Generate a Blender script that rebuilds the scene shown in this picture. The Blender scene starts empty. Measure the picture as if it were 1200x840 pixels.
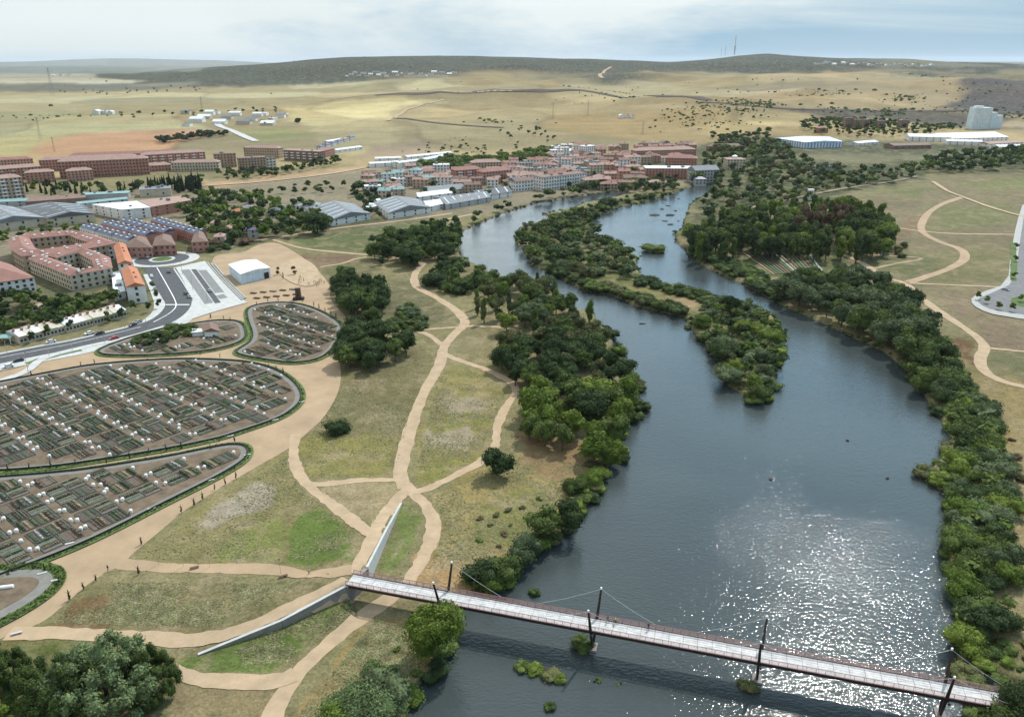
import bpy, bmesh, math, random
import numpy as np
from mathutils import Vector, Matrix
from mathutils.geometry import tessellate_polygon
random.seed(7); rng = np.random.default_rng(7)
SC = bpy.context.scene; COL = SC.collection
# ------------------------------------------------------------------ camera
F = 900.0; CH = 120.0; PITCH = math.atan(348 / F)
cam = bpy.data.cameras.new('camera'); co = bpy.data.objects.new('camera', cam); COL.objects.link(co)
cam.sensor_fit = 'HORIZONTAL'; cam.sensor_width = 36; cam.lens = 36 * F / 1200
cam.clip_start = 1; cam.clip_end = 200000
co.location = (0, 0, CH); co.rotation_euler = (math.pi / 2 - PITCH, 0, 0)
SC.camera = co
# ------------------------------------------------------------------ world, sun, exposure
SUN_EL = math.radians(51); SUN_AZ = math.radians(33)        # azimuth to the right of the view axis (+Y)
w = bpy.data.worlds.new('World'); SC.world = w; w.use_nodes = True
nt = w.node_tree; nt.nodes.clear()
def wn(t, **k):
    n = nt.nodes.new(t)
    for a, b in k.items(): setattr(n, a, b)
    return n
sky = wn('ShaderNodeTexSky', sky_type='NISHITA', sun_disc=False, sun_elevation=SUN_EL, sun_rotation=SUN_AZ)
sky.altitude = 800; sky.air_density = 1.0; sky.dust_density = 1.5; sky.ozone_density = 1.2
bgs = wn('ShaderNodeBackground'); nt.links.new(sky.outputs[0], bgs.inputs[0]); bgs.inputs[1].default_value = 0.11
bgc = wn('ShaderNodeBackground'); bgc.inputs[1].default_value = 1.05
tc = wn('ShaderNodeTexCoord'); mp = wn('ShaderNodeMapping'); mp.inputs['Scale'].default_value = (1.1, 1.1, 4.2)
mp.inputs['Location'].default_value = (0.35, 0.1, 0.25)
n1 = wn('ShaderNodeTexNoise'); n1.inputs['Scale'].default_value = 1.7; n1.inputs['Detail'].default_value = 9; n1.inputs['Roughness'].default_value = .55
n1.inputs['Distortion'].default_value = .5
nt.links.new(tc.outputs['Generated'], mp.inputs[0]); nt.links.new(mp.outputs[0], n1.inputs[0])
rmp = wn('ShaderNodeValToRGB'); rmp.color_ramp.elements[0].position = .40; rmp.color_ramp.elements[1].position = .62
rmp.color_ramp.elements[0].color = (.84, .84, .84, 1); rmp.color_ramp.elements[1].color = (.97, .97, .97, 1)
nt.links.new(n1.outputs[0], rmp.inputs[0])
cr = wn('ShaderNodeValToRGB'); e = cr.color_ramp.elements
e[0].position = .38; e[0].color = (.34, .56, .74, 1); e[1].position = .58; e[1].color = (.93, 1.0, 1.0, 1)
n2 = wn('ShaderNodeTexNoise'); n2.inputs['Scale'].default_value = 1.5; n2.inputs['Detail'].default_value = 8; n2.inputs['Roughness'].default_value = .6; n2.inputs['Distortion'].default_value = .4
mp2 = wn('ShaderNodeMapping'); mp2.inputs['Scale'].default_value = (1, .8, 4.5); mp2.inputs['Location'].default_value = (3.1, 1.5, .4)
nt.links.new(tc.outputs['Generated'], mp2.inputs[0]); nt.links.new(mp2.outputs[0], n2.inputs[0])
sx = wn('ShaderNodeSeparateXYZ'); nt.links.new(tc.outputs['Generated'], sx.inputs[0])
ad = wn('ShaderNodeMath', operation='MULTIPLY_ADD'); nt.links.new(sx.outputs[0], ad.inputs[0]); ad.inputs[1].default_value = -.30; nt.links.new(n2.outputs[0], ad.inputs[2])
nt.links.new(ad.outputs[0], cr.inputs[0]); nt.links.new(cr.outputs[0], bgc.inputs[0])
# thin cloud glows towards the sun, higher up
vd = wn('ShaderNodeVectorMath', operation='DOT_PRODUCT'); nt.links.new(tc.outputs['Generated'], vd.inputs[0]); vd.inputs[1].default_value = (math.sin(SUN_AZ) * math.cos(SUN_EL), math.cos(SUN_AZ) * math.cos(SUN_EL), math.sin(SUN_EL))
dm_ = wn('ShaderNodeMapRange'); dm_.inputs[1].default_value = .3; dm_.inputs[2].default_value = 1.0; dm_.inputs[3].default_value = 0; dm_.inputs[4].default_value = 3.2; nt.links.new(vd.outputs['Value'], dm_.inputs[0])
em_ = wn('ShaderNodeMapRange'); em_.interpolation_type = 'SMOOTHSTEP'; em_.inputs[1].default_value = .05; em_.inputs[2].default_value = .16; nt.links.new(sx.outputs[2], em_.inputs[0])
gl_ = wn('ShaderNodeMath', operation='MULTIPLY'); nt.links.new(dm_.outputs[0], gl_.inputs[0]); nt.links.new(em_.outputs[0], gl_.inputs[1])
hf_ = wn('ShaderNodeMapRange'); hf_.interpolation_type = 'SMOOTHSTEP'; hf_.inputs[1].default_value = .25; hf_.inputs[2].default_value = .75; hf_.inputs[3].default_value = 1; hf_.inputs[4].default_value = .25; nt.links.new(sx.outputs[2], hf_.inputs[0])
g2_ = wn('ShaderNodeMath', operation='MULTIPLY'); nt.links.new(gl_.outputs[0], g2_.inputs[0]); nt.links.new(hf_.outputs[0], g2_.inputs[1])
gs_ = wn('ShaderNodeMath', operation='ADD'); nt.links.new(g2_.outputs[0], gs_.inputs[0]); gs_.inputs[1].default_value = 1.12; nt.links.new(gs_.outputs[0], bgc.inputs[1])
mx = wn('ShaderNodeMixShader'); nt.links.new(rmp.outputs[0], mx.inputs[0]); nt.links.new(bgs.outputs[0], mx.inputs[1]); nt.links.new(bgc.outputs[0], mx.inputs[2])
wo = wn('ShaderNodeOutputWorld'); nt.links.new(mx.outputs[0], wo.inputs[0])
sd = bpy.data.lights.new('sun', 'SUN'); sd.energy = 4.8; sd.angle = math.radians(1.2); sd.color = (1, .95, .87)
so = bpy.data.objects.new('sun', sd); COL.objects.link(so)
sdir = Vector((math.sin(SUN_AZ) * math.cos(SUN_EL), math.cos(SUN_AZ) * math.cos(SUN_EL), math.sin(SUN_EL)))
so.rotation_euler = sdir.to_track_quat('Z', 'Y').to_euler(); so.location = (0, 0, 400)
SC.view_settings.view_transform = 'Standard'; SC.view_settings.look = 'None'; SC.view_settings.gamma = 1
SC.view_settings.exposure = -0.26
SC.render.engine = 'CYCLES'
SC.cycles.max_bounces = 5; SC.cycles.diffuse_bounces = 2; SC.cycles.glossy_bounces = 2; SC.cycles.volume_bounces = 0
# ------------------------------------------------------------------ projection helpers (photo pixel <-> world point)
cp, sp = math.cos(PITCH), math.sin(PITCH)
def ray(px, py):
    a = (px - 600) / F; b = -(py - 420) / F
    return a, cp + b * sp, -sp + b * cp
def un(px, py, z=0.0):
    dx, dy, dz = ray(px, py)
    t = (z - CH) / min(dz, -1e-4)
    return dx * t, dy * t
def proj(x, y, z):
    yc = y * cp - (z - CH) * sp; zc = y * sp + (z - CH) * cp
    return 600 + F * x / yc, 420 - F * zc / yc
def sstep(t): t = np.clip(t, 0, 1); return t * t * (3 - 2 * t)
# ------------------------------------------------------------------ terrain height
crest_px = [-200, 0, 210, 260, 330, 380, 430, 500, 560, 610, 680, 720, 760, 800, 830, 860, 900, 940, 1000, 1060, 1120, 1200, 1400]
crest_py = [90, 90, 88, 82, 77, 72, 68, 66.5, 66, 67, 70, 72, 74.5, 70, 66, 64, 67, 69.5, 70, 73, 75, 76.5, 76]
az_t = [math.atan2((p - 600) / F, cp) for p in crest_px]
RC = 5200.0
def crest_h(py):
    a, dy, dz = ray(600, py); return CH + RC * dz / dy
cr_h = [crest_h(q) for q in crest_py]
DZ = 4.9     # bridge deck level
wall_px = [(470, 590, 0.0), (452, 622, 2.6), (430, 665, DZ - .1), (405, 687, DZ - .1), (330, 727, 2.9), (232, 767, 0.0)]
WALL = [(*un(a, b, z), z) for a, b, z in wall_px]
def vnoise(x, y, s, seed):
    x = np.asarray(x, float) / s; y = np.asarray(y, float) / s
    xi = np.floor(x); yi = np.floor(y); fx = x - xi; fy = y - yi
    fx = fx * fx * (3 - 2 * fx); fy = fy * fy * (3 - 2 * fy)
    def hsh(i, j): v = np.sin(i * 127.1 + j * 311.7 + seed * 74.7) * 43758.5453; return v - np.floor(v)
    return (hsh(xi, yi) * (1 - fx) + hsh(xi + 1, yi) * fx) * (1 - fy) + (hsh(xi, yi + 1) * (1 - fx) + hsh(xi + 1, yi + 1) * fx) * fy
def height(x, y):
    x = np.asarray(x, float); y = np.asarray(y, float)
    r = np.hypot(x, y); az = np.arctan2(x, y)
    hc = np.interp(az, az_t, cr_h); hc = np.where(np.abs(az) > 1.2, 30, hc)
    right = sstep((az + .30) / .35)
    foot = (8 + 46 * right)
    base = foot * sstep((r - 1150) / 2600)
    up = sstep((r - 3500) / 1650)
    h = base * (1 - up) + hc * up
    back = sstep((r - 5400) / 5000)
    far = 20 + 75 * right
    h = h * (1 - back) + np.minimum(h, far) * back
    und = (vnoise(x, y, 520, 1) - .5) * 50 + (vnoise(x, y, 210, 2) - .5) * 22 - np.abs(vnoise(x, y, 140, 6) - .5) * 15
    h = h + und * sstep((r - 1150) / 900) * (.25 + .75 * right) * (1 - up * .8) * (1 - sstep((r - 6000) / 3000))
    h = h + (vnoise(x, y, 260, 5) - .5) * 14 * up * (1 - sstep((r - 6500) / 2000))
    # pale mountains on the left horizon
    mt = sstep((r - 24000) / 6000) * (1 - sstep((r - 34000) / 9000))
    mpx = np.exp(-((az + .44) / .10) ** 2) * 190 + np.exp(-((az + .33) / .045) ** 2) * 60 + np.exp(-((az + .62) / .06) ** 2) * 90
    h = h + mt * mpx
    # the earth mound that carries the path up to the bridge
    mz = np.zeros_like(h)
    near = (r < 260) & (x > -110) & (x < 20)
    if np.any(near):
        X = x[near] if x.ndim else x.reshape(1); Y = y[near] if y.ndim else y.reshape(1)
        best = np.full(X.shape, 1e9); hh = np.zeros(X.shape); side = np.zeros(X.shape); seg = np.zeros(X.shape)
        for k in range(len(WALL) - 1):
            ax, ay, az_ = WALL[k]; bx, by, bz = WALL[k + 1]
            ux, uy = bx - ax, by - ay; L2 = ux * ux + uy * uy
            t = np.clip(((X - ax) * ux + (Y - ay) * uy) / L2, 0, 1)
            d = np.hypot(X - ax - t * ux, Y - ay - t * uy)
            s = ux * (Y - ay) - uy * (X - ax)
            m = d < best
            best = np.where(m, d, best); hh = np.where(m, az_ + t * (bz - az_), hh); side = np.where(m, s, side); seg = np.where(m, k, seg)
        inside = side < 0
        zin = hh * (1 - sstep((best - 6.0) / 13))
        zout = np.where(seg >= 3, hh * .42 * (1 - sstep(best / 7)), 0)
        v = np.where(inside, zin, zout)
        if x.ndim: mz[near] = v
        else: mz = mz + v[0]
    return h + mz
def P(px, py, z=None):
    """world point where the ray through a photo pixel meets the ground"""
    if z is not None: x, y = un(px, py, z); return Vector((x, y, z))
    dx, dy, dz = ray(px, py)
    x0, y0 = un(px, py, 0)
    if math.hypot(x0, y0) < 1100 and not (py > 560 and px < 520): return Vector((x0, y0, 0))
    ts = np.concatenate([np.linspace(80, 1200, 700), np.geomspace(1200, 60000, 2600)])
    X = dx * ts; Y = dy * ts; Z = CH + dz * ts
    below = np.nonzero(Z < height(X, Y))[0]
    i = below[0] if len(below) else len(ts) - 1
    lo, hi = ts[max(i - 1, 0)], ts[i]
    for _ in range(18):
        m = (lo + hi) / 2
        if CH + dz * m < float(height(np.array([dx * m]), np.array([dy * m]))[0]): hi = m
        else: lo = m
    return Vector((dx * hi, dy * hi, CH + dz * hi))
def hz(x, y): return float(height(np.array([x]), np.array([y]))[0])
def inpoly(X, Y, poly):
    poly = np.array([(p[0], p[1]) for p in poly]); res = np.zeros(X.shape, bool)
    m = (X >= poly[:, 0].min()) & (X <= poly[:, 0].max()) & (Y >= poly[:, 1].min()) & (Y <= poly[:, 1].max())
    x = X[m]; y = Y[m]
    if not len(x): return res
    c = np.zeros(x.shape, bool); n = len(poly)
    for i in range(n):
        x1, y1 = poly[i]; x2, y2 = poly[(i + 1) % n]
        if y1 == y2: continue
        k = ((y1 > y) != (y2 > y)) & (x < (x2 - x1) * (y - y1) / (y2 - y1) + x1)
        c ^= k
    res[m] = c; return res
# ------------------------------------------------------------------ object helpers
def tag(o, label=None, cat=None, group=None, kind=None):
    if label: o['label'] = label
    if cat: o['category'] = cat
    if group: o['group'] = group
    if kind: o['kind'] = kind
    return o
def empty(name, loc, label, cat, group=None, rz=0):
    o = bpy.data.objects.new(name, None); o.location = loc; o.rotation_euler = (0, 0, rz); o.empty_display_size = .5
    COL.objects.link(o); return tag(o, label, cat, group)
def link(name, me, parent=None, loc=None, rz=0, sc=None, mat=None):
    o = bpy.data.objects.new(name, me); COL.objects.link(o)
    if parent is not None: o.parent = parent
    if loc is not None: o.location = loc
    if rz: o.rotation_euler = (0, 0, rz)
    if sc is not None: o.scale = sc
    return o
class MB:
    def __init__(s): s.v = []; s.f = []
    def add(s, vs, fs):
        b = len(s.v); s.v += [tuple(v) for v in vs]; s.f += [tuple(b + i for i in f) for f in fs]; return s
    def box(s, cx, cy, z0, dx, dy, dz, rz=0, taper=1.0):
        c, n = math.cos(rz), math.sin(rz); vs = []
        for k, z in ((1, z0), (taper, z0 + dz)):
            for a, b in ((-1, -1), (1, -1), (1, 1), (-1, 1)):
                x, y = a * dx / 2 * k, b * dy / 2 * k; vs.append((cx + x * c - y * n, cy + x * n + y * c, z))
        return s.add(vs, [(3, 2, 1, 0), (4, 5, 6, 7), (0, 1, 5, 4), (1, 2, 6, 5), (2, 3, 7, 6), (3, 0, 4, 7)])
    def tube(s, p, q, r0, r1=None, n=6, cap=True):
        p = Vector(p); q = Vector(q); r1 = r0 if r1 is None else r1; d = (q - p).normalized()
        u = d.orthogonal().normalized(); v = d.cross(u); vs = []
        for c, r in ((p, r0), (q, r1)):
            for k in range(n): a = 2 * math.pi * k / n; vs.append(c + u * math.cos(a) * r + v * math.sin(a) * r)
        fs = [(k, (k + 1) % n, n + (k + 1) % n, n + k) for k in range(n)]
        if cap: fs += [tuple(range(n))[::-1], tuple(range(n, 2 * n))]
        return s.add(vs, fs)
    def bar(s, p, q, w, h):
        p = Vector(p); q = Vector(q); d = (q - p).normalized(); u = d.cross(Vector((0, 0, 1)))
        u = u.normalized() if u.length > 1e-4 else Vector((1, 0, 0)); v = u.cross(d)
        vs = [c + u * a * w / 2 + v * b * h / 2 for c in (p, q) for a, b in ((-1, -1), (1, -1), (1, 1), (-1, 1))]
        return s.add(vs, [(3, 2, 1, 0), (4, 5, 6, 7), (0, 1, 5, 4), (1, 2, 6, 5), (2, 3, 7, 6), (3, 0, 4, 7)])
    def mesh(s, name, mat=None, smooth=False):
        me = bpy.data.meshes.new(name); me.from_pydata(s.v, [], s.f)
        if mat: me.materials.append(mat)
        if smooth: me.polygons.foreach_set('use_smooth', [True] * len(me.polygons))
        return me
    def build(s, name, mat, parent=None, smooth=False, **k): return link(name, s.mesh(name, mat, smooth), parent, **k)
def npmesh(name, V, Q, mat, smooth=False):
    """fast mesh from arrays; Q: (n,3) or (n,4)"""
    me = bpy.data.meshes.new(name); n = Q.shape[1]
    me.vertices.add(len(V)); me.vertices.foreach_set('co', np.ascontiguousarray(V, np.float32).ravel())
    me.loops.add(Q.size); me.loops.foreach_set('vertex_index', np.ascontiguousarray(Q, np.int32).ravel())
    me.polygons.add(len(Q)); me.polygons.foreach_set('loop_start', np.arange(0, Q.size, n, dtype=np.int32))
    me.polygons.foreach_set('loop_total', np.full(len(Q), n, np.int32))
    if smooth: me.polygons.foreach_set('use_smooth', np.ones(len(Q), bool))
    me.update(calc_edges=True)
    if mat: me.materials.append(mat)
    return me
# ------------------------------------------------------------------ materials
def lin(c): c = c / 255; return c / 12.92 if c <= .04045 else ((c + .055) / 1.055) ** 2.4
def C(r, g, b, k=.68): return (lin(r) * k, lin(g) * k, lin(b) * k)     # seen colour -> base colour
def mat(name, col, rough=.8, var=.18, scale=.6, bump=0, bscale=3, metal=0, spec=.3, sc2=None):
    m = bpy.data.materials.new(name); m.use_nodes = True; t = m.node_tree; b = t.nodes['Principled BSDF']
    b.inputs['Roughness'].default_value = rough; b.inputs['Metallic'].default_value = metal
    b.inputs['Specular IOR Level'].default_value = spec
    if var:
        tcn = t.nodes.new('ShaderNodeTexCoord'); ns = t.nodes.new('ShaderNodeTexNoise'); ns.inputs['Scale'].default_value = scale
        ns.inputs['Detail'].default_value = 5; ns.inputs['Roughness'].default_value = .65
        geo = t.nodes.new('ShaderNodeNewGeometry'); t.links.new(geo.outputs['Position'], ns.inputs[0])
        r = t.nodes.new('ShaderNodeMapRange'); r.inputs[1].default_value = .3; r.inputs[2].default_value = .7
        r.inputs[3].default_value = 1 - var; r.inputs[4].default_value = 1 + var
        mu = t.nodes.new('ShaderNodeVectorMath'); mu.operation = 'SCALE'; mu.inputs[0].default_value = col
        t.links.new(ns.outputs[0], r.inputs[0]); t.links.new(r.outputs[0], mu.inputs['Scale']); t.links.new(mu.outputs[0], b.inputs['Base Color'])
        if bump:
            nb = t.nodes.new('ShaderNodeTexNoise'); nb.inputs['Scale'].default_value = bscale; nb.inputs['Detail'].default_value = 4
            t.links.new(geo.outputs['Position'], nb.inputs[0])
            bp = t.nodes.new('ShaderNodeBump'); bp.inputs['Strength'].default_value = 1; bp.inputs['Distance'].default_value = bump
            t.links.new(nb.outputs[0], bp.inputs['Height']); t.links.new(bp.outputs[0], b.inputs['Normal'])
    else: b.inputs['Base Color'].default_value = (*col, 1)
    return m
def foliage(name, c0, c1):
    m = bpy.data.materials.new(name); m.use_nodes = True; t = m.node_tree; b = t.nodes['Principled BSDF']
    b.inputs['Roughness'].default_value = .8; b.inputs['Specular IOR Level'].default_value = .10
    g = t.nodes.new('ShaderNodeNewGeometry'); oi = t.nodes.new('ShaderNodeObjectInfo'); at = t.nodes.new('ShaderNodeAttribute'); at.attribute_name = 'tone'
    mm = t.nodes.new('ShaderNodeMix'); mm.data_type = 'RGBA'; mm.inputs['A'].default_value = (*c0, 1); mm.inputs['B'].default_value = (*c1, 1)
    a1 = t.nodes.new('ShaderNodeMath'); a1.operation = 'MULTIPLY'; a1.inputs[1].default_value = .55; t.links.new(g.outputs['Random Per Island'], a1.inputs[0])
    a2 = t.nodes.new('ShaderNodeMath'); a2.operation = 'MULTIPLY_ADD'; a2.inputs[1].default_value = .6; t.links.new(oi.outputs['Random'], a2.inputs[0]); t.links.new(a1.outputs[0], a2.inputs[2])
    a3 = t.nodes.new('ShaderNodeMath'); a3.operation = 'ADD'; t.links.new(a2.outputs[0], a3.inputs[0]); t.links.new(at.outputs['Fac'], a3.inputs[1]); a3.use_clamp = True
    t.links.new(a3.outputs[0], mm.inputs['Factor'])
    ns = t.nodes.new('ShaderNodeTexNoise'); ns.inputs['Scale'].default_value = .35; t.links.new(g.outputs['Position'], ns.inputs[0])
    mr = t.nodes.new('ShaderNodeMapRange'); mr.inputs[1].default_value = .3; mr.inputs[2].default_value = .7; mr.inputs[3].default_value = .62; mr.inputs[4].default_value = 1.45
    t.links.new(ns.outputs[0], mr.inputs[0])
    vm = t.nodes.new('ShaderNodeVectorMath'); vm.operation = 'SCALE'; t.links.new(mm.outputs['Result'], vm.inputs[0]); t.links.new(mr.outputs[0], vm.inputs['Scale'])
    t.links.new(vm.outputs[0], b.inputs['Base Color'])
    tr = t.nodes.new('ShaderNodeBsdfTranslucent'); t.links.new(vm.outputs[0], tr.inputs[0])
    mxs = t.nodes.new('ShaderNodeMixShader'); mxs.inputs[0].default_value = .22
    t.links.new(b.outputs[0], mxs.inputs[1]); t.links.new(tr.outputs[0], mxs.inputs[2]); t.links.new(mxs.outputs[0], t.nodes['Material Output'].inputs[0])
    return m
M = {}
M['leaf'] = foliage('leaf_mid_green', (0.045, 0.072, 0.022), (0.115, 0.155, 0.042))
M['bright'] = foliage('leaf_bright_green', (0.06, 0.105, 0.018), (0.17, 0.22, 0.042))
M['dark'] = foliage('leaf_dark_green', (0.026, 0.045, 0.019), (0.068, 0.1, 0.036))
M['blue'] = foliage('leaf_grey_green', (0.045, 0.07, 0.034), (0.13, 0.165, 0.08))
M['pine'] = foliage('needle_dark', (0.02, 0.032, 0.02), (0.05, 0.068, 0.034))
M['olive'] = foliage('leaf_olive', (0.065, 0.075, 0.032), (0.15, 0.155, 0.065))
M['lightgreen'] = foliage('leaf_feathery', (.075, .115, .045), (.19, .24, .11))
M['rust'] = foliage('leaf_rusty', (.09, .06, .04), (.16, .11, .07))
M['bark'] = mat('bark', (.11, .085, .065), .9, .3, 2, .03, 6)
M['sand'] = mat('compacted_sand_path', C(188, 162, 132, .70), .95, .16, .10, .05, 2.5)
M['sand2'] = mat('pale_sand_path', C(197, 172, 142, .70), .95, .17, .22, .05, 2.5)
M['gardensoil'] = mat('garden_soil', C(132, 115, 96, .62), .95, .35, .3, .08, 2)
M['lane'] = mat('gravel_lane', C(158, 144, 124, .72), .95, .15, .4, .02, 4)
M['kerb'] = mat('pale_concrete', C(176, 176, 172, .8), .85, .12, .4)
M['white_conc'] = mat('white_concrete', C(205, 205, 203, .74), .8, .14, .3)
M['asphalt'] = mat('asphalt', (.075, .078, .085), .85, .2, .3)
M['asphalt2'] = mat('grey_parking_paving', (.20, .20, .20), .85, .15, .4)
M['line'] = mat('white_road_paint', (.75, .75, .75), .6, .05, 1)
M['hedge'] = foliage('hedge_green', (.03, .055, .015), (.09, .13, .035))
M['lawn'] = mat('lawn', (.085, .125, .035), .95, .35, .3, .08, 2)
M['corten'] = mat('weathered_red_steel', (.20, .085, .065), .55, .25, 1.5)
M['darksteel'] = mat('dark_brown_steel', (.035, .022, .020), .5, .2, 2)
M['railmesh'] = mat('rose_brown_rail', (.34, .22, .21), .6, .15, 2)
M['deck'] = mat('pale_deck_boards', (.50, .49, .49), .75, .22, .9, .01, 6)
M['cable'] = mat('steel_cable', (.45, .47, .48), .5, 0)
M['white'] = mat('white_paint', (.78, .79, .80), .5, .06, .6)
M['black'] = mat('black_plastic', (.02, .02, .022), .5, 0)
M['glass'] = mat('window_glass', (.035, .045, .06), .15, 0, spec=.6)
M['rock'] = mat('river_rock', (.06, .055, .05), .8, .3, 1.5, .1, 2)
M['wood'] = mat('brown_wood', (.13, .075, .045), .8, .25, 2)
M['concrete'] = mat('grey_concrete_wall', (.24, .22, .21), .85, .2, .5, .02, 3)
for n_, c_ in dict(brick=(.42, .20, .15), brick2=(.46, .25, .19), tan=(.42, .31, .22), cream=(.52, .45, .34), whitewall=(.72, .71, .69), greywall=(.40, .40, .40), brownwall=(.24, .16, .12), tilered=(.27, .14, .115), tilepink=(.33, .22, .185), tileorange=(.42, .17, .09), tilebrown=(.19, .125, .10), slate=(.085, .095, .15), greyroof=(.20, .21, .225), darkroof=(.115, .12, .13), whiteroof=(.66, .68, .69), tealroof=(.22, .34, .34), bluewall=(.20, .34, .58), paleblue=(.56, .68, .76)).items():
    M[n_] = mat(n_, c_, .8 if n_ != 'slate' else .45, .16, .25, 0)
# ------------------------------------------------------------------ land-use map -> ground mesh
river_px = [(470, 850), (478, 832), (486, 803), (510, 786), (524, 765), (537, 750), (541, 708), (560, 690), (598, 684), (604, 669), (627, 649), (656, 629), (668, 615), (682, 597), (697, 580), (708, 540), (730, 530), (727, 510), (738, 487), (743, 463), (755, 456), (750, 447), (733, 433), (713, 413), (720, 400), (715, 390), (700, 377), (697, 367), (670, 358), (657, 347), (640, 334), (620, 326), (587, 323), (563, 312), (540, 300), (536, 285), (543, 270), (560, 262), (588, 250), (630, 237), (670, 231), (707, 226), (735, 222.5), (737, 225), (713, 232), (683, 237), (673, 243), (635, 250), (645, 255), (637, 259), (609, 265), (602, 280), (618, 300), (624, 311), (647, 320), (673, 333), (690, 341), (720, 346), (740, 357), (773, 364), (803, 371), (808, 383), (823, 397), (837, 417), (848, 430), (850, 448), (873, 463), (895, 472), (900, 460), (908, 447), (913, 420), (917, 400), (915, 380), (900, 365), (873, 356), (850, 350), (823, 340), (800, 334), (770, 330), (753, 323), (745, 312), (746, 300), (730, 291), (707, 280), (693, 271), (692, 260), (707, 250), (723, 243), (753, 237), (780, 230), (800, 222), (813, 217), (836, 216), (832, 224), (818, 232), (808, 240), (803, 253), (800, 267), (790, 272), (792, 283), (807, 297), (817, 307), (840, 319), (873, 333), (893, 344), (913, 355), (950, 371), (982, 386), (1012, 400), (1035, 410), (1050, 422), (1064, 435), (1080, 458), (1099, 485), (1115, 503), (1113, 522), (1095, 545), (1080, 555), (1095, 568), (1111, 575), (1111, 600), (1114, 621), (1110, 649), (1115, 677), (1122, 707), (1120, 740), (1122, 765), (1128, 790), (1140, 840), (1146, 860)]
RIVER = [un(a, b, -.8) for a, b in river_px]
RIVER = [(-12, -400), (-15, 60)] + RIVER + [(88, 60), (110, -400)]
promenade_px = [(-120, 800), (-40, 768), (13, 742), (50, 730), (77, 707), (110, 678), (147, 660), (153, 650), (187, 623), (213, 600), (233, 587), (283, 557), (345, 522), (353, 513), (380, 490), (397, 460), (400, 440), (398, 425), (400, 412), (411, 395), (412, 383), (403, 368), (386, 352), (388, 335), (374, 318), (357, 303), (340, 292), (322, 283), (300, 287), (285, 297), (262, 297), (247, 302), (252, 325), (285, 352), (240, 362), (190, 376), (140, 395), (95, 409), (60, 420), (0, 437), (-120, 462), (-200, 600)]
def W(px, z=0): return [un(a, b, z) for a, b in px]
def WP(px): return [tuple(P(a, b)[:2]) for a, b in px]
# radial grid, fine where the photograph looks
azc = np.arctan2((np.arange(-60, 1261, 2.1) - 600) / F, 1.0)
side_ = np.linspace(azc[-1], math.pi, 34)[1:]
azs = np.concatenate([-side_[::-1], azc, side_[:-1]])
rr = [0.5, 20, 50, 75, 88]; r_ = 96.0
while r_ < 70000:
    rr.append(r_)
    step = r_ * r_ / (CH * F) * 1.9 * 1.0
    step = min(step, .011 * r_ if r_ < 9000 else .05 * r_); r_ += max(step, .17)
rr = np.array(rr); NR, NA = len(rr), len(azs)
A2, R2 = np.meshgrid(azs, rr); GX = R2 * np.sin(A2); GY = R2 * np.cos(A2); GZ = height(GX, GY)
LC = np.zeros((NR, NA, 4)); 
def fillcol(mask, rgb, g): LC[mask, :3] = rgb; LC[mask, 3] = g
LC[..., :3] = C(140, 132, 96); LC[..., 3] = .8
R0 = np.hypot(GX, GY)
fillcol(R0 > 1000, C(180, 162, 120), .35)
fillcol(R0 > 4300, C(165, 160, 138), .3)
right_ = A2 > -.28
rn_ = vnoise(GX, GY, 420, 51) * .6 + vnoise(GX, GY, 130, 52) * .4; rk = sstep((R0 - 3500) / 500 + (rn_ - .5) * 3.2) * (A2 > -.47) * (R0 < 9000)
rk = rk * (1 - .55 * sstep((A2 - .36) / .08) * (rn_ > .5)); LC[..., :3] = LC[..., :3] * (1 - rk[..., None]) + np.array(C(50, 60, 54)) * (rk * (.75 + .6 * rn_))[..., None]
LC[..., 3] = np.where(rk > .3, 1.0, LC[..., 3])
fillcol((R0 > 6500), C(150, 150, 138), .5)
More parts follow.
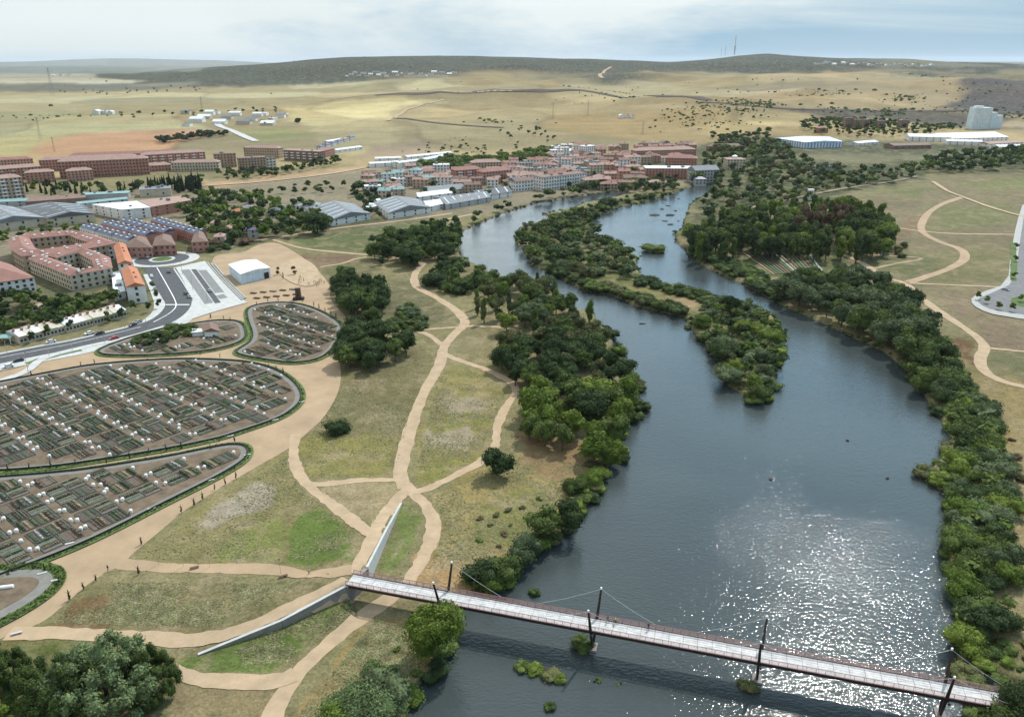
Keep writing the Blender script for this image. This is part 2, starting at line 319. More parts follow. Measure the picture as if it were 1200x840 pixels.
AREAS = [  # (pixels, seen colour, grassiness)
 ([(-60, 92), (120, 92), (170, 96), (100, 99), (-60, 98)], (200, 190, 160), .3),
 ([(-60, 100), (160, 99), (240, 96), (200, 104), (60, 108), (-60, 108)], (130, 128, 112), .5),
 ([(-60, 78), (120, 77), (250, 79), (230, 84), (60, 85), (-60, 84)], (130, 138, 128), .5),
 ([(-60, 114), (120, 108), (260, 101), (400, 97), (540, 95), (640, 104), (500, 108), (400, 115), (330, 126), (200, 136), (-60, 142)], (190, 176, 134), .3),
 ([(-60, 128), (60, 132), (180, 134), (100, 141), (-60, 146)], (178, 168, 122), .4),
 ([(-60, 151), (60, 146), (200, 143), (262, 149), (200, 156), (190, 176), (-60, 184)], (182, 174, 130), .35),
 ([(40, 170), (100, 156), (190, 151), (245, 152), (252, 158), (205, 168), (200, 178), (40, 184)], (190, 152, 122), .3),
 ([(262, 154), (330, 150), (372, 158), (330, 166), (290, 164)], (172, 168, 112), .4),
 ([(330, 127), (400, 118), (470, 113), (525, 120), (470, 125), (455, 137), (400, 147), (360, 148), (335, 140)], (222, 204, 150), .2),
 ([(360, 150), (460, 138), (470, 160), (440, 185), (400, 182)], (205, 186, 138), .4),
 ([(410, 185), (440, 172), (500, 165), (520, 178), (480, 183)], (182, 158, 130), .3),
 ([(465, 140), (520, 125), (560, 118), (620, 113), (740, 113), (700, 128), (650, 138), (600, 142), (540, 148)], (190, 168, 122), .3),
 ([(640, 142), (720, 122), (800, 115), (870, 112), (880, 130), (800, 150), (790, 160), (650, 164), (620, 158)], (182, 160, 116), .35),
 ([(860, 110), (900, 92), (960, 84), (1040, 85), (1120, 95), (1128, 112), (1090, 126), (960, 127), (890, 120)], (190, 168, 128), .35),
 ([(900, 98), (990, 88), (1060, 92), (1000, 100), (940, 104)], (172, 155, 118), .4),
 ([(940, 112), (1010, 108), (1070, 114), (1050, 124), (960, 125)], (206, 182, 136), .3),
 ([(1128, 92), (1260, 96), (1260, 136), (1150, 132), (1100, 128), (1130, 112)], (92, 86, 88), .5),
 ([(820, 148), (850, 138), (900, 132), (968, 131), (940, 142), (890, 152), (830, 160)], (200, 180, 132), .3),
 ([(900, 126), (1000, 129), (1100, 130), (1200, 140), (1200, 152), (1000, 140), (960, 136)], (100, 92, 84), .6),
 ([(1170, 142), (1260, 142), (1260, 152), (1180, 150)], (186, 166, 130), .3),
 ([(225, 213), (300, 208), (380, 199), (450, 190), (440, 199), (330, 214), (250, 223)], (190, 160, 126), .2),
 ([(275, 232), (340, 219), (430, 214), (420, 221), (340, 229), (290, 238)], (186, 170, 122), .4),
 ([(325, 283), (420, 266), (500, 256), (530, 264), (500, 285), (470, 300), (400, 294), (355, 289)], (88, 104, 66), .9),
 ([(352, 296), (400, 300), (432, 302), (400, 309), (382, 318), (366, 306)], (128, 104, 86), .4),
 ([(382, 318), (420, 304), (450, 304), (430, 330), (395, 340)], (100, 100, 72), .8),
 ([(430, 330), (480, 322), (530, 360), (540, 380), (430, 385)], (104, 104, 78), .9),
 ([(590, 395), (470, 390), (590, 384), (605, 430), (560, 430), (525, 415)], (132, 126, 92), .9),
 ([(400, 450), (420, 400), (505, 400), (512, 430), (490, 470), (465, 550), (370, 565), (352, 540), (356, 515), (385, 490)], (122, 116, 82), 1),
 ([(356, 520), (400, 505), (470, 520), (464, 556), (370, 564)], (138, 134, 78), 1),
 ([(512, 430), (560, 434), (600, 458), (590, 480), (580, 515), (560, 540), (500, 568), (485, 560), (490, 500)], (146, 138, 88), 1),
 ([(500, 500), (520, 492), (560, 495), (570, 515), (545, 525), (505, 522)], (172, 158, 132), .4),
 ([(520, 470), (545, 463), (572, 470), (570, 485), (530, 487)], (166, 152, 126), .4),
 ([(500, 500), (540, 480), (585, 490), (575, 498), (520, 505)], (130, 136, 66), 1),
 ([(495, 545), (560, 528), (570, 535), (510, 565), (490, 560)], (138, 136, 74), 1),
 ([(500, 580), (560, 548), (620, 520), (690, 530), (690, 590), (620, 640), (560, 680), (490, 680), (515, 620)], (156, 142, 92), 1),
 ([(560, 590), (640, 570), (660, 600), (600, 640), (560, 640)], (132, 134, 76), 1),
 ([(620, 500), (700, 520), (710, 550), (640, 560), (600, 540)], (150, 126, 92), .6),
 ([(490, 650), (560, 660), (560, 700), (480, 690)], (176, 144, 104), .8),
 ([(150, 658), (215, 602), (345, 524), (345, 560), (430, 625), (420, 658)], (136, 130, 88), 1),
 ([(230, 610), (290, 568), (330, 570), (320, 590), (250, 615)], (166, 154, 136), .4),
 ([(340, 640), (350, 605), (390, 600), (425, 625), (415, 655), (330, 660)], (92, 122, 52), 1),
 ([(250, 640), (330, 605), (345, 625), (320, 658), (250, 655)], (126, 136, 74), 1),
 ([(380, 567), (463, 563), (472, 578), (440, 612), (400, 592)], (168, 152, 118), .6),
 ([(445, 668), (470, 590), (494, 600), (480, 640), (465, 672)], (108, 128, 68), 1),
 ([(50, 735), (80, 705), (120, 678), (390, 678), (330, 715), (260, 740), (100, 738)], (128, 122, 88), 1),
 ([(50, 735), (85, 700), (130, 700), (120, 738)], (118, 92, 66), .8),
 ([(210, 785), (232, 768), (405, 705), (425, 710), (350, 770), (300, 792)], (96, 124, 58), 1),
 ([(205, 805), (300, 800), (320, 812), (305, 860), (200, 860)], (150, 136, 104), .8),
 ([(-120, 745), (60, 745), (200, 780), (200, 900), (-120, 900)], (90, 104, 50), 1),
 ([(330, 850), (370, 800), (440, 720), (490, 720), (540, 740), (520, 770), (480, 810), (470, 850)], (152, 134, 88), 1),
 ([(0, 400), (12, 398), (120, 380), (150, 372), (200, 345), (180, 300), (60, 300), (-60, 330), (-60, 400)], (92, 98, 72), .8),
 ([(-60, 225), (0, 225), (240, 222), (420, 200), (480, 195), (540, 200), (830, 200), (830, 215), (560, 250), (500, 256), (330, 280), (250, 300), (-60, 310)], (146, 136, 114), .6),
 ([(180, 276), (260, 262), (420, 255), (500, 250), (420, 265), (330, 279), (285, 290), (240, 300), (200, 300)], (84, 88, 62), .8),
 ([(740, 185), (870, 160), (1260, 175), (1260, 202), (1090, 206), (1000, 226), (950, 240), (850, 262), (800, 290), (815, 215)], (66, 78, 52), 1),
 ([(915, 185), (960, 178), (1050, 182), (1150, 178), (1140, 184), (1000, 192)], (128, 122, 92), .7),
 ([(800, 290), (870, 290), (980, 290), (1050, 285), (1060, 300), (1000, 325), (930, 345), (850, 320)], (78, 92, 56), 1),
 ([(1000, 235), (1090, 208), (1260, 198), (1260, 380), (1180, 420), (1080, 345), (980, 300), (1050, 290)], (128, 120, 96), .8),
 ([(1120, 215), (1200, 205), (1260, 204), (1260, 222), (1160, 224)], (118, 124, 82), .8),
 ([(1040, 222), (1100, 215), (1090, 222), (1050, 232)], (112, 122, 78), .8),
 ([(1100, 243), (1180, 238), (1190, 262), (1095, 268)], (112, 120, 80), .8),
 ([(1060, 260), (1080, 250), (1075, 275), (1058, 280)], (136, 112, 88), .5),
 ([(1080, 300), (1140, 285), (1180, 300), (1178, 332), (1085, 330)], (124, 122, 88), .8),
 ([(1000, 300), (1060, 296), (1120, 305), (1060, 325), (1020, 316)], (104, 112, 76), .9),
 ([(1080, 338), (1135, 345), (1200, 380), (1260, 380), (1260, 420), (1150, 405), (1110, 360)], (136, 120, 98), .6),
 ([(1110, 400), (1150, 430), (1260, 470), (1260, 700), (1170, 760), (1120, 720), (1115, 560), (1120, 500)], (160, 142, 98), .9),
 ([(1110, 395), (1140, 400), (1143, 430), (1125, 425)], (120, 92, 66), .6),
 ([(1165, 410), (1260, 415), (1260, 458), (1175, 440)], (118, 120, 88), .8),
 ([(640, 300), (690, 320), (745, 320), (830, 345), (880, 352), (915, 385), (910, 440), (890, 470), (850, 445), (800, 368), (700, 342)], (98, 108, 62), 1),
 ([(785, 350), (815, 352), (812, 362), (795, 362)], (170, 144, 110), .3),
 ([(730, 335), (770, 340), (790, 350), (760, 352), (730, 345)], (132, 128, 80), .8),
 ([(600, 260), (790, 222), (745, 300), (745, 320), (640, 318), (602, 285)], (72, 86, 50), 1),
]
ca_, sa_ = math.cos(.35), math.sin(.35); wx = GX * ca_ + GY * sa_ + (vnoise(GX, GY, 300, 21) - .5) * 260; wy = -GX * sa_ + GY * ca_ + (vnoise(GX, GY, 300, 22) - .5) * 260
cell = np.floor(wx / 330) * 12.9898 + np.floor(wy / 470 + np.floor(wx / 330) * .37) * 78.233; hs = np.sin(cell) * 43758.5453; hs -= np.floor(hs); h2_ = np.sin(cell * 1.7 + 3) * 9631.7; h2_ -= np.floor(h2_)
PATCH = 1 + (hs - .5) * .5 * sstep((R0 - 1050) / 200); PW2 = (h2_ - .5) * .12 * sstep((R0 - 1050) / 200)
JX = ((vnoise(GX, GY, 14, 11) - .5) * 9 + (vnoise(GX, GY, 5, 12) - .5) * 4) * np.clip(R0 / 300, .5, 6)
JY = ((vnoise(GX, GY, 14, 13) - .5) * 9 + (vnoise(GX, GY, 5, 14) - .5) * 4) * np.clip(R0 / 300, .5, 12)
for pxs, rgb, g in AREAS:
    if g >= .8: rgb = tuple(.76 * v + .24 * q for v, q in zip(rgb, (152, 132, 92)))
    fillcol(inpoly(GX + JX, GY + JY, WP(pxs)), C(*rgb), g)
PATCH = PATCH * (1 - .15 * sstep((R0 - 1050) / 300)); LC[..., 0] *= PATCH * (1 + PW2); LC[..., 1] *= PATCH; LC[..., 2] *= PATCH * (1 - PW2 * 1.5)
edge_ = (np.abs(wx / 330 - np.round(wx / 330)) < .02) & (R0 > 1100) & (R0 < 5000); LC[edge_, :3] *= .72
for _ in range(3):   # soften borders by about one cell
    LC[1:-1, 1:-1] = (LC[1:-1, 1:-1] * 2 + LC[:-2, 1:-1] + LC[2:, 1:-1] + LC[1:-1, :-2] + LC[1:-1, 2:]) / 6
river = inpoly(GX, GY, RIVER).astype(float); wet = river.copy()
for _ in range(2):
    wet[1:-1, 1:-1] = (wet[1:-1, 1:-1] * 2 + wet[:-2, 1:-1] + wet[2:, 1:-1] + wet[1:-1, :-2] + wet[1:-1, 2:]) / 6
k_ = np.clip(wet * 1.6, 0, 1)[..., None]
LC = LC * (1 - k_ * .8) + np.array([*(.07, .065, .045), .3]) * k_ * .8
GZ = GZ - 3.2 * sstep(wet * 1.1)
idx = np.arange(NR * NA).reshape(NR, NA)
nx = np.roll(idx, -1, axis=1)
Q = np.stack([idx[:-1], nx[:-1], nx[1:], idx[1:]], -1).reshape(-1, 4)
V = np.stack([GX, GY, GZ], -1).reshape(-1, 3)
gm = bpy.data.materials.new('ground_cover'); gm.use_nodes = True; t = gm.node_tree; b = t.nodes['Principled BSDF']
b.inputs['Roughness'].default_value = .95; b.inputs['Specular IOR Level'].default_value = .1
def N(ty, **kw):
    n = t.nodes.new(ty)
    for a_, c_ in kw.items(): setattr(n, a_, c_)
    return n
def noise(scale, detail=4, rough=.6, dist=0):
    n = N('ShaderNodeTexNoise'); n.inputs['Scale'].default_value = scale; n.inputs['Detail'].default_value = detail; n.inputs['Roughness'].default_value = rough; n.inputs['Distortion'].default_value = dist
    t.links.new(geo.outputs['Position'], n.inputs[0]); return n.outputs[0]
def rng_(x, a, b_, c, d):
    n = N('ShaderNodeMapRange'); n.inputs[1].default_value = a; n.inputs[2].default_value = b_; n.inputs[3].default_value = c; n.inputs[4].default_value = d
    t.links.new(x, n.inputs[0]); return n.outputs[0]
def mul(a, c):
    n = N('ShaderNodeMath', operation='MULTIPLY'); t.links.new(a, n.inputs[0])
    if isinstance(c, float): n.inputs[1].default_value = c
    else: t.links.new(c, n.inputs[1])
    return n.outputs[0]
geo = N('ShaderNodeNewGeometry'); at = N('ShaderNodeAttribute', attribute_name='cover')
def mixc(fac, a, col, blend='MIX'):
    n = N('ShaderNodeMix', data_type='RGBA', blend_type=blend); t.links.new(fac, n.inputs['Factor']); t.links.new(a, n.inputs['A'])
    if isinstance(col, tuple): n.inputs['B'].default_value = (*col, 1)
    else: t.links.new(col, n.inputs['B'])
    return n.outputs['Result']
c = at.outputs['Color']; al = at.outputs['Alpha']
c = mixc(mul(rng_(noise(.045, 5, .65, .6), .52, .66, 0, .45), al), c, (.10, .115, .042))       # greener growth
c = mixc(mul(rng_(noise(.08, 5, .7, .8), .49, .63, 0, .72), al), c, (.25, .20, .12))            # straw and bare earth
c = mixc(mul(rng_(noise(.35, 5, .7), .52, .70, 0, .55), al), c, (.055, .060, .030))             # tussocks
f1 = rng_(noise(.012, 4), .3, .7, .84, 1.16); f2 = rng_(noise(1.3, 5, .8), .3, .7, .55, 1.45)
f3 = rng_(noise(.2, 4, .7), .3, .7, .78, 1.22)
vm = N('ShaderNodeVectorMath', operation='SCALE'); t.links.new(c, vm.inputs[0]); t.links.new(mul(mul(f1, f2), f3), vm.inputs['Scale'])
t.links.new(vm.outputs[0], b.inputs['Base Color'])
bp = N('ShaderNodeBump'); bp.inputs['Distance'].default_value = .35; t.links.new(noise(.9, 5, .7), bp.inputs['Height']); bp.inputs['Strength'].default_value = .8
t.links.new(bp.outputs[0], b.inputs['Normal'])
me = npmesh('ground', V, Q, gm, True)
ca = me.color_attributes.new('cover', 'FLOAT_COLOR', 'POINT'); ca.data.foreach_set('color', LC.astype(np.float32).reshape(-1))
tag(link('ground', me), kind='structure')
def in_river(x, y): return bool(inpoly(np.array([x]), np.array([y]), RIVER)[0])
# ------------------------------------------------------------------ water
wm = bpy.data.materials.new('river_water'); wm.use_nodes = True; t = wm.node_tree; b = t.nodes['Principled BSDF']
geo = N('ShaderNodeNewGeometry')
b.inputs['IOR'].default_value = 1.34; b.inputs['Specular IOR Level'].default_value = .5
pat = rng_(noise(.013, 3, .5, .8), .35, .65, 0, 1)
cmix = N('ShaderNodeMix', data_type='RGBA'); cmix.inputs['A'].default_value = (.040, .050, .052, 1); cmix.inputs['B'].default_value = (.052, .064, .064, 1)
t.links.new(pat, cmix.inputs['Factor']); t.links.new(cmix.outputs['Result'], b.inputs['Base Color'])
t.links.new(rng_(noise(.02, 3, .5, 1.0), .3, .7, .045, .075), b.inputs['Roughness'])
mpw = N('ShaderNodeMapping'); mpw.inputs['Rotation'].default_value = (0, 0, .5); mpw.inputs['Scale'].default_value = (1, 1.9, 1); t.links.new(geo.outputs['Position'], mpw.inputs[0])
w1 = N('ShaderNodeTexNoise'); w1.inputs['Scale'].default_value = .8; w1.inputs['Detail'].default_value = 2.5; w1.inputs['Roughness'].default_value = .62; t.links.new(mpw.outputs[0], w1.inputs[0])
bw2 = N('ShaderNodeBump'); bw2.inputs['Strength'].default_value = 1; bw2.inputs['Distance'].default_value = .07
w2 = N('ShaderNodeTexNoise'); w2.inputs['Scale'].default_value = .34; w2.inputs['Detail'].default_value = 3; w2.inputs['Distortion'].default_value = .6; t.links.new(mpw.outputs[0], w2.inputs[0]); t.links.new(w2.outputs[0], bw2.inputs['Height'])
bw = N('ShaderNodeBump'); bw.inputs['Strength'].default_value = 1; t.links.new(bw2.outputs[0], bw.inputs['Normal'])
t.links.new(rng_(noise(.018, 3, .5, 1.2), .22, .78, .085, .17), bw.inputs['Distance'])
t.links.new(w1.outputs[0], bw.inputs['Height']); t.links.new(bw.outputs[0], b.inputs['Normal'])
me = bpy.data.meshes.new('river_water'); me.from_pydata([(-260, -380, -1.5), (560, -380, -1.5), (560, 1000, -1.5), (-260, 1000, -1.5)], [], [(0, 1, 2, 3)]); me.materials.append(wm)
tag(link('river', me), kind='structure')
# ------------------------------------------------------------------ sheets and ribbons
ZL = [0.03]; PATHS = []
def nextz(): ZL[0] += .005; return ZL[0]
def smooth_poly(pts, it=1, closed=True):
    for _ in range(it):
        out = []; n = len(pts)
        for i in range(n if closed else n - 1):
            a = Vector(pts[i][:2]); b_ = Vector(pts[(i + 1) % n][:2])
            out += [tuple(a * .75 + b_ * .25), tuple(a * .25 + b_ * .75)]
        if not closed: out = [tuple(pts[0][:2])] + out + [tuple(pts[-1][:2])]
        pts = out
    return pts
def sheet(name, world, m, kind='structure', z=None, parent=None, thick=0):
    z = nextz() if z is None else z
    vs = [Vector((p[0], p[1], z + thick)) for p in world]
    tris = tessellate_polygon([vs]); n = len(vs)
    bm = bmesh.new(); bv = [bm.verts.new(v) for v in vs]
    for tr in tris:
        try: bm.faces.new([bv[i] for i in tr])
        except ValueError: pass
    if thick:
        lo = [bm.verts.new((v.x, v.y, z - .02)) for v in vs]
        for i in range(n): bm.faces.new([bv[i], bv[(i + 1) % n], lo[(i + 1) % n], lo[i]])
    bmesh.ops.recalc_face_normals(bm, faces=bm.faces)
    me = bpy.data.meshes.new(name); bm.to_mesh(me); bm.free(); me.materials.append(m)
    if me.polygons and sum(p.normal.z for p in me.polygons) < 0: me.flip_normals()
    o = link(name, me, parent)
    if kind: tag(o, kind=kind)
    return o
def resample(pts, step):
    pts = [Vector(p) for p in pts]; out = [pts[0]]
    # catmull-rom
    P4 = [pts[0] * 2 - pts[1]] + pts + [pts[-1] * 2 - pts[-2]]
    for i in range(len(pts) - 1):
        p0, p1, p2, p3 = P4[i:i + 4]; n = max(2, int((p2 - p1).length / step))
        for k in range(1, n + 1):
            u = k / n
            out.append(.5 * ((2 * p1) + (p2 - p0) * u + (2 * p0 - 5 * p1 + 4 * p2 - p3) * u * u + (3 * p1 - p0 - 3 * p2 + p3) * u ** 3))
    return out
def ribbon(name, pxs, width, m, zoff=None, kind='structure', world=False, parent=None, wob=.3, step=None, height_=None):
    zoff = nextz() if zoff is None else zoff
    pts = [Vector((p[0], p[1])) for p in (pxs if world else [P(*q) for q in pxs])]
    dist = max(p.length for p in pts); st = step or (1.6 if dist < 400 else dist / 150)
    c_ = resample(pts, st); n = len(c_); V_ = []
    if dist < 330 and name == 'path': PATHS.extend((p.x, p.y, width / 2 + .3) for p in c_)
    across = 5
    for i, p in enumerate(c_):
        d = (c_[min(i + 1, n - 1)] - c_[max(i - 1, 0)]).normalized(); nr = Vector((-d.y, d.x))
        wd = (width if not callable(width) else width(i / (n - 1))) * (1 if not wob else .88 + .10 * math.sin(i * .31 + n))
        for k in range(across):
            s = (k / (across - 1) - .5) * wd
            if k in (0, across - 1) and wob: s += random.uniform(-wob, wob)
            q = p + nr * s; V_.append((q.x, q.y))
    X = np.array(V_); Z = height(X[:, 0], X[:, 1]) + zoff; Z += np.where((Z - zoff > .05) & (dist < 300), .07, 0)
    if dist > 900: Z += dist * 4e-4
    if height_: Z += height_
    fs = [(i * across + k, i * across + k + 1, (i + 1) * across + k + 1, (i + 1) * across + k) for i in range(n - 1) for k in range(across - 1)]
    Vn = np.column_stack([X, Z]); Qn = np.array(fs)
    if height_:
        e0 = [i * across for i in range(n)]; e1 = [i * across + across - 1 for i in range(n)]
        nb = len(Vn); low = Vn[e0 + e1].copy(); low[:, 2] -= height_ + .05; Vn = np.vstack([Vn, low])
        ex = [(e0[i], nb + i, nb + i + 1, e0[i + 1])[::-1] for i in range(n - 1)] + [(e1[i], nb + n + i, nb + n + i + 1, e1[i + 1]) for i in range(n - 1)]
        ex += [(e0[0], e1[0], nb + n, nb), (e0[-1], nb + n - 1, nb + 2 * n - 1, e1[-1])]
        Qn = np.vstack([Qn, np.array(ex)])
    me = npmesh(name, Vn, Qn, m)
    o = link(name, me, parent)
    if kind: tag(o, kind=kind)
    return o
PROM = smooth_poly(W(promenade_px), 2)
sheet('promenade', PROM, M['sand'])
for nm, pts, wd, mm in [
 ('path', [(497, 308), (486, 322), (489, 336), (510, 348), (532, 362), (545, 378), (533, 391), (521, 405), (516, 425), (500, 455), (486, 488), (475, 525), (469, 552), (474, 572)], 5.0, 'sand2'),
 ('path', [(474, 568), (495, 588), (507, 608), (505, 632), (493, 658), (476, 684), (455, 702), (425, 722), (395, 746), (365, 772), (342, 798), (325, 825), (312, 856), (285, 930), (250, 1050)], 4.4, 'sand2'),
 ('path', [(478, 572), (460, 592), (444, 618), (430, 645), (416, 672)], 4.6, 'sand2'),
 ('path', [(140, 661), (200, 665), (260, 666), (330, 668), (380, 671), (412, 668)], 4.4, 'sand'),
 ('path', [(347, 508), (344, 530), (349, 552), (368, 575), (397, 597), (425, 618), (440, 632)], 4.0, 'sand2'),
 ('path', [(360, 567), (379, 567), (423, 563), (466, 562)], 3.0, 'sand2'),
 ('path', [(478, 578), (502, 572), (531, 558), (563, 541), (580, 522), (583, 500), (592, 478), (604, 460), (597, 447), (567, 432), (540, 423), (518, 414)], 3.6, 'sand2'),
 ('path', [(430, 389), (462, 388), (487, 387), (513, 385), (540, 383)], 2.4, 'sand2'),
 ('path', [(490, 388), (503, 393), (518, 404)], 3.4, 'sand2'),
 ('path', [(543, 383), (560, 382), (590, 384), (612, 388)], 3.0, 'sand2'),
 ('path', [(320, 281), (355, 291), (400, 296), (434, 299), (468, 303), (497, 309)], 3.2, 'sand2'),
 ('path', [(262, 294), (278, 286), (320, 279), (370, 271), (415, 265), (460, 260), (497, 255), (530, 250)], 4.0, 'sand2'),
 ('path', [(430, 301), (415, 304), (400, 309), (375, 313)], 2.6, 'sand2'),
 ('path', [(408, 680), (392, 690), (353, 707), (310, 727), (267, 743), (213, 750), (150, 746), (70, 742), (10, 742)], 4.6, 'sand2'),
 ('path', [(200, 782), (228, 795), (280, 799), (320, 798), (345, 790)], 4.4, 'sand2'),
 ('path', [(1093, 213), (1110, 224), (1128, 231), (1160, 243), (1205, 256)], 4.5, 'sand2'),
 ('path', [(1128, 231), (1103, 240), (1086, 252), (1080, 270), (1100, 283), (1125, 292), (1130, 303), (1112, 315), (1065, 331)], 6.0, 'sand'),
 ('path', [(1030, 262), (1045, 266), (1080, 271), (1120, 274), (1190, 275)], 3.5, 'sand2'),
 ('path', [(1066, 332), (1090, 333), (1140, 335), (1180, 337)], 3.0, 'sand2'),
 ('path', [(985, 298), (1000, 303), (1016, 312), (1035, 325), (1060, 332), (1080, 350), (1105, 368), (1135, 388), (1153, 405), (1148, 425), (1160, 440), (1185, 450), (1215, 455)], 5.0, 'sand2'),
 ('path', [(1155, 408), (1180, 410), (1215, 414)], 2.6, 'sand2'),
 ('path', [(1020, 316), (1045, 310), (1080, 303), (1040, 300), (1010, 299)], 2.4, 'sand'),
 ('path', [(845, 254), (880, 244), (930, 233), (985, 222), (1040, 214), (1075, 207)], 5.0, 'lane'),
 ('track', [(300, 166), (275, 155), (255, 146), (262, 140)], 14, 'white_conc'),
 ('track', [(455, 142), (470, 134), (500, 122), (520, 117)], 10, 'sand2'),
 ('track', [(706, 92), (703, 88), (709, 83), (716, 79)], 18, 'sand2'),
 ('track', [(500, 262), (530, 256), (560, 250)], 4, 'sand2'),
 ('track', [(380, 118), (440, 111), (530, 108), (600, 107)], 16, 'sand2'),
 ('track', [(225, 219), (300, 214), (380, 205), (450, 193)], 7, 'sand2'),
]:
    ribbon(nm, pts, wd, M[mm])
M['scrubdark'] = mat('dark_embankment', C(92, 78, 72, .7), .95, .3, .02)
ribbon('railway_embankment', [(440, 112), (500, 110), (560, 108), (640, 107), (700, 109), (780, 113), (830, 118)], 38, M['scrubdark'])
ribbon('railway_embankment', [(820, 120), (900, 126), (980, 129), (1080, 131), (1200, 133)], 26, M['scrubdark'])
ribbon('gully', [(463, 139), (500, 143), (540, 147), (590, 150)], 14, M['scrubdark'])
# ------------------------------------------------------------------ town road, car park, roundabout
road = [(-80, 438), (0, 421), (50, 411), (90, 403.5), (130, 394), (165, 385), (192, 375), (207, 362), (209, 350), (203, 335), (193, 316)]
ribbon('pavement', [(a, b_ + 3) for a, b_ in road], 24, M['white_conc'], wob=0)
sheet('car_park_paving', W([(170, 314), (200, 315), (240, 306), (287, 353), (245, 364), (203, 378), (190, 372), (196, 360)]), M['white_conc'])
ribbon('road', road, 13, M['asphalt'], wob=0)
sheet('road', W([(168, 314), (203, 314), (226, 352), (215, 364), (196, 372), (196, 359)]), M['asphalt'])
rc = Vector(un(190, 304)); 
def circ(c_, r, n=40, sx=1): return [(c_.x + math.cos(2 * math.pi * k / n) * r * sx, c_.y + math.sin(2 * math.pi * k / n) * r) for k in range(n)]
sheet('pavement', circ(rc, 21, 40, 1.1), M['white_conc']); sheet('roundabout', circ(rc, 16.5), M['asphalt'])
sheet('pavement', circ(rc, 8), M['white_conc']); sheet('lawn', circ(rc, 6), M['lawn'])
for q in ([(212, 317), (222, 316), (250, 355), (240, 357)], [(232, 317), (242, 317), (263, 343), (252, 344)]): sheet('parking_bays', W(q), M['asphalt2'])
sheet('car_park_lane', W([(224, 316), (230, 316), (259, 355), (252, 356)]), M['asphalt'])
sheet('parking_bays', W([(253, 347), (262, 345), (267, 349), (258, 351)]), M['asphalt2'])
for q, wd in (([(184, 314), (196, 335), (205, 352), (206, 360), (198, 368), (180, 378)], .5), ([(192, 357.5), (222, 357.5)], 1.2), ([(-80, 436), (0, 419.5), (90, 402), (165, 383.5)], .35)):
    ribbon('road_marking', q, wd, M['line'], wob=0)
for k in range(3): ribbon('kerb', [(243 + k * 4, 308 + k), (262 + k * 4, 330 + k), (284 + k * 2, 352 - k)], .8, M['kerb'], wob=0, height_=.35)
ribbon('kerb', [(204, 316), (214, 331), (226, 350)], 1.0, M['white_conc'], wob=0, height_=.18)
ribbon('lawn', [(33, 427), (60, 418), (95, 410)], 5, M['lawn'])
ribbon('pavement', [(0, 447), (30, 436), (45, 424), (60, 417), (100, 407), (150, 396), (200, 381), (245, 366), (288, 354)], 4.0, M['white_conc'], wob=0)
M['kerbgrey_road'] = mat('worn_asphalt', (.15, .15, .155), .85, .25, .3)
# right-hand residential road
sheet('pavement', smooth_poly(W([(1200, 235), (1191, 262), (1184, 300), (1181, 333), (1145, 345), (1136, 353), (1146, 363), (1170, 371), (1260, 382), (1260, 235)]), 1), M['kerb'], thick=.12)
zr = nextz() + .14
sheet('road', smooth_poly(W([(1202, 240), (1194, 290), (1189, 332), (1162, 344), (1143, 352), (1154, 361.5), (1180, 367.5), (1260, 376), (1260, 245)]), 1), M['kerbgrey_road'], z=zr)
sheet('lawn', smooth_poly(W([(1180, 352), (1200, 346), (1240, 346), (1240, 362), (1195, 362)]), 1), M['lawn'], z=zr + .01)
ribbon('lawn', [(1187, 285), (1188, 305), (1187, 330)], 4, M['lawn'], zoff=zr + .015)
# plaza details
sheet('playground_sand', smooth_poly(W([(322, 313), (350, 300), (372, 312), (376, 330), (362, 338), (335, 330)]), 2), M['sand2'])
# ------------------------------------------------------------------ footbridge
BA = Vector((*un(405, 685, DZ), 0)); BB = Vector((*un(1157, 826, DZ), 0)); BD = (BB - BA); BL = BD.length + 6; BD.normalize(); BN = Vector((-BD.y, BD.x, 0)); BW = 4.3
def bp_(s, tt, z): q = BA + BD * s + BN * tt; return Vector((q.x, q.y, z))
br = empty('footbridge', (BA.x, BA.y, 0), 'long white decked footbridge with red-brown railings and slanted masts crossing the river', 'footbridge')
bro = Vector((BA.x, BA.y, 0))
def bpl(s, tt, z): return bp_(s, tt, z) - bro
# deck planks, shared mesh per module
mb = MB(); PW = (BW - .5) / 6
strip = MB(); strip.box(0, 0, -.05, 2.94, PW - .05, .06); sm = strip.mesh('deck_panel', M['deck'])
ang = math.atan2(BD.y, BD.x)
nmod = int(BL / 3)
for i in range(nmod):
    for k in range(6):
        if i * 6 + k >= 300: break
        link('deck_panel', sm, br, bpl(i * 3 + 1.5, .25 + PW * (k + .5), DZ + random.uniform(-.012, .012)), ang)
m = MB()
for e_ in (0.0, BW): m.bar(bpl(0, e_, DZ - .32), bpl(BL, e_, DZ - .32), .28, .62)
m.build('edge_beam', M['darksteel'], br)
m = MB(); m.bar(bpl(0, BW / 2, DZ - .28), bpl(BL, BW / 2, DZ - .28), BW - .4, .35)
for s_ in range(0, int(BL), 4): m.bar(bpl(s_, .1, DZ - .6), bpl(s_, BW - .1, DZ - .6), .18, .3)
m.build('deck_frame', M['darksteel'], br)
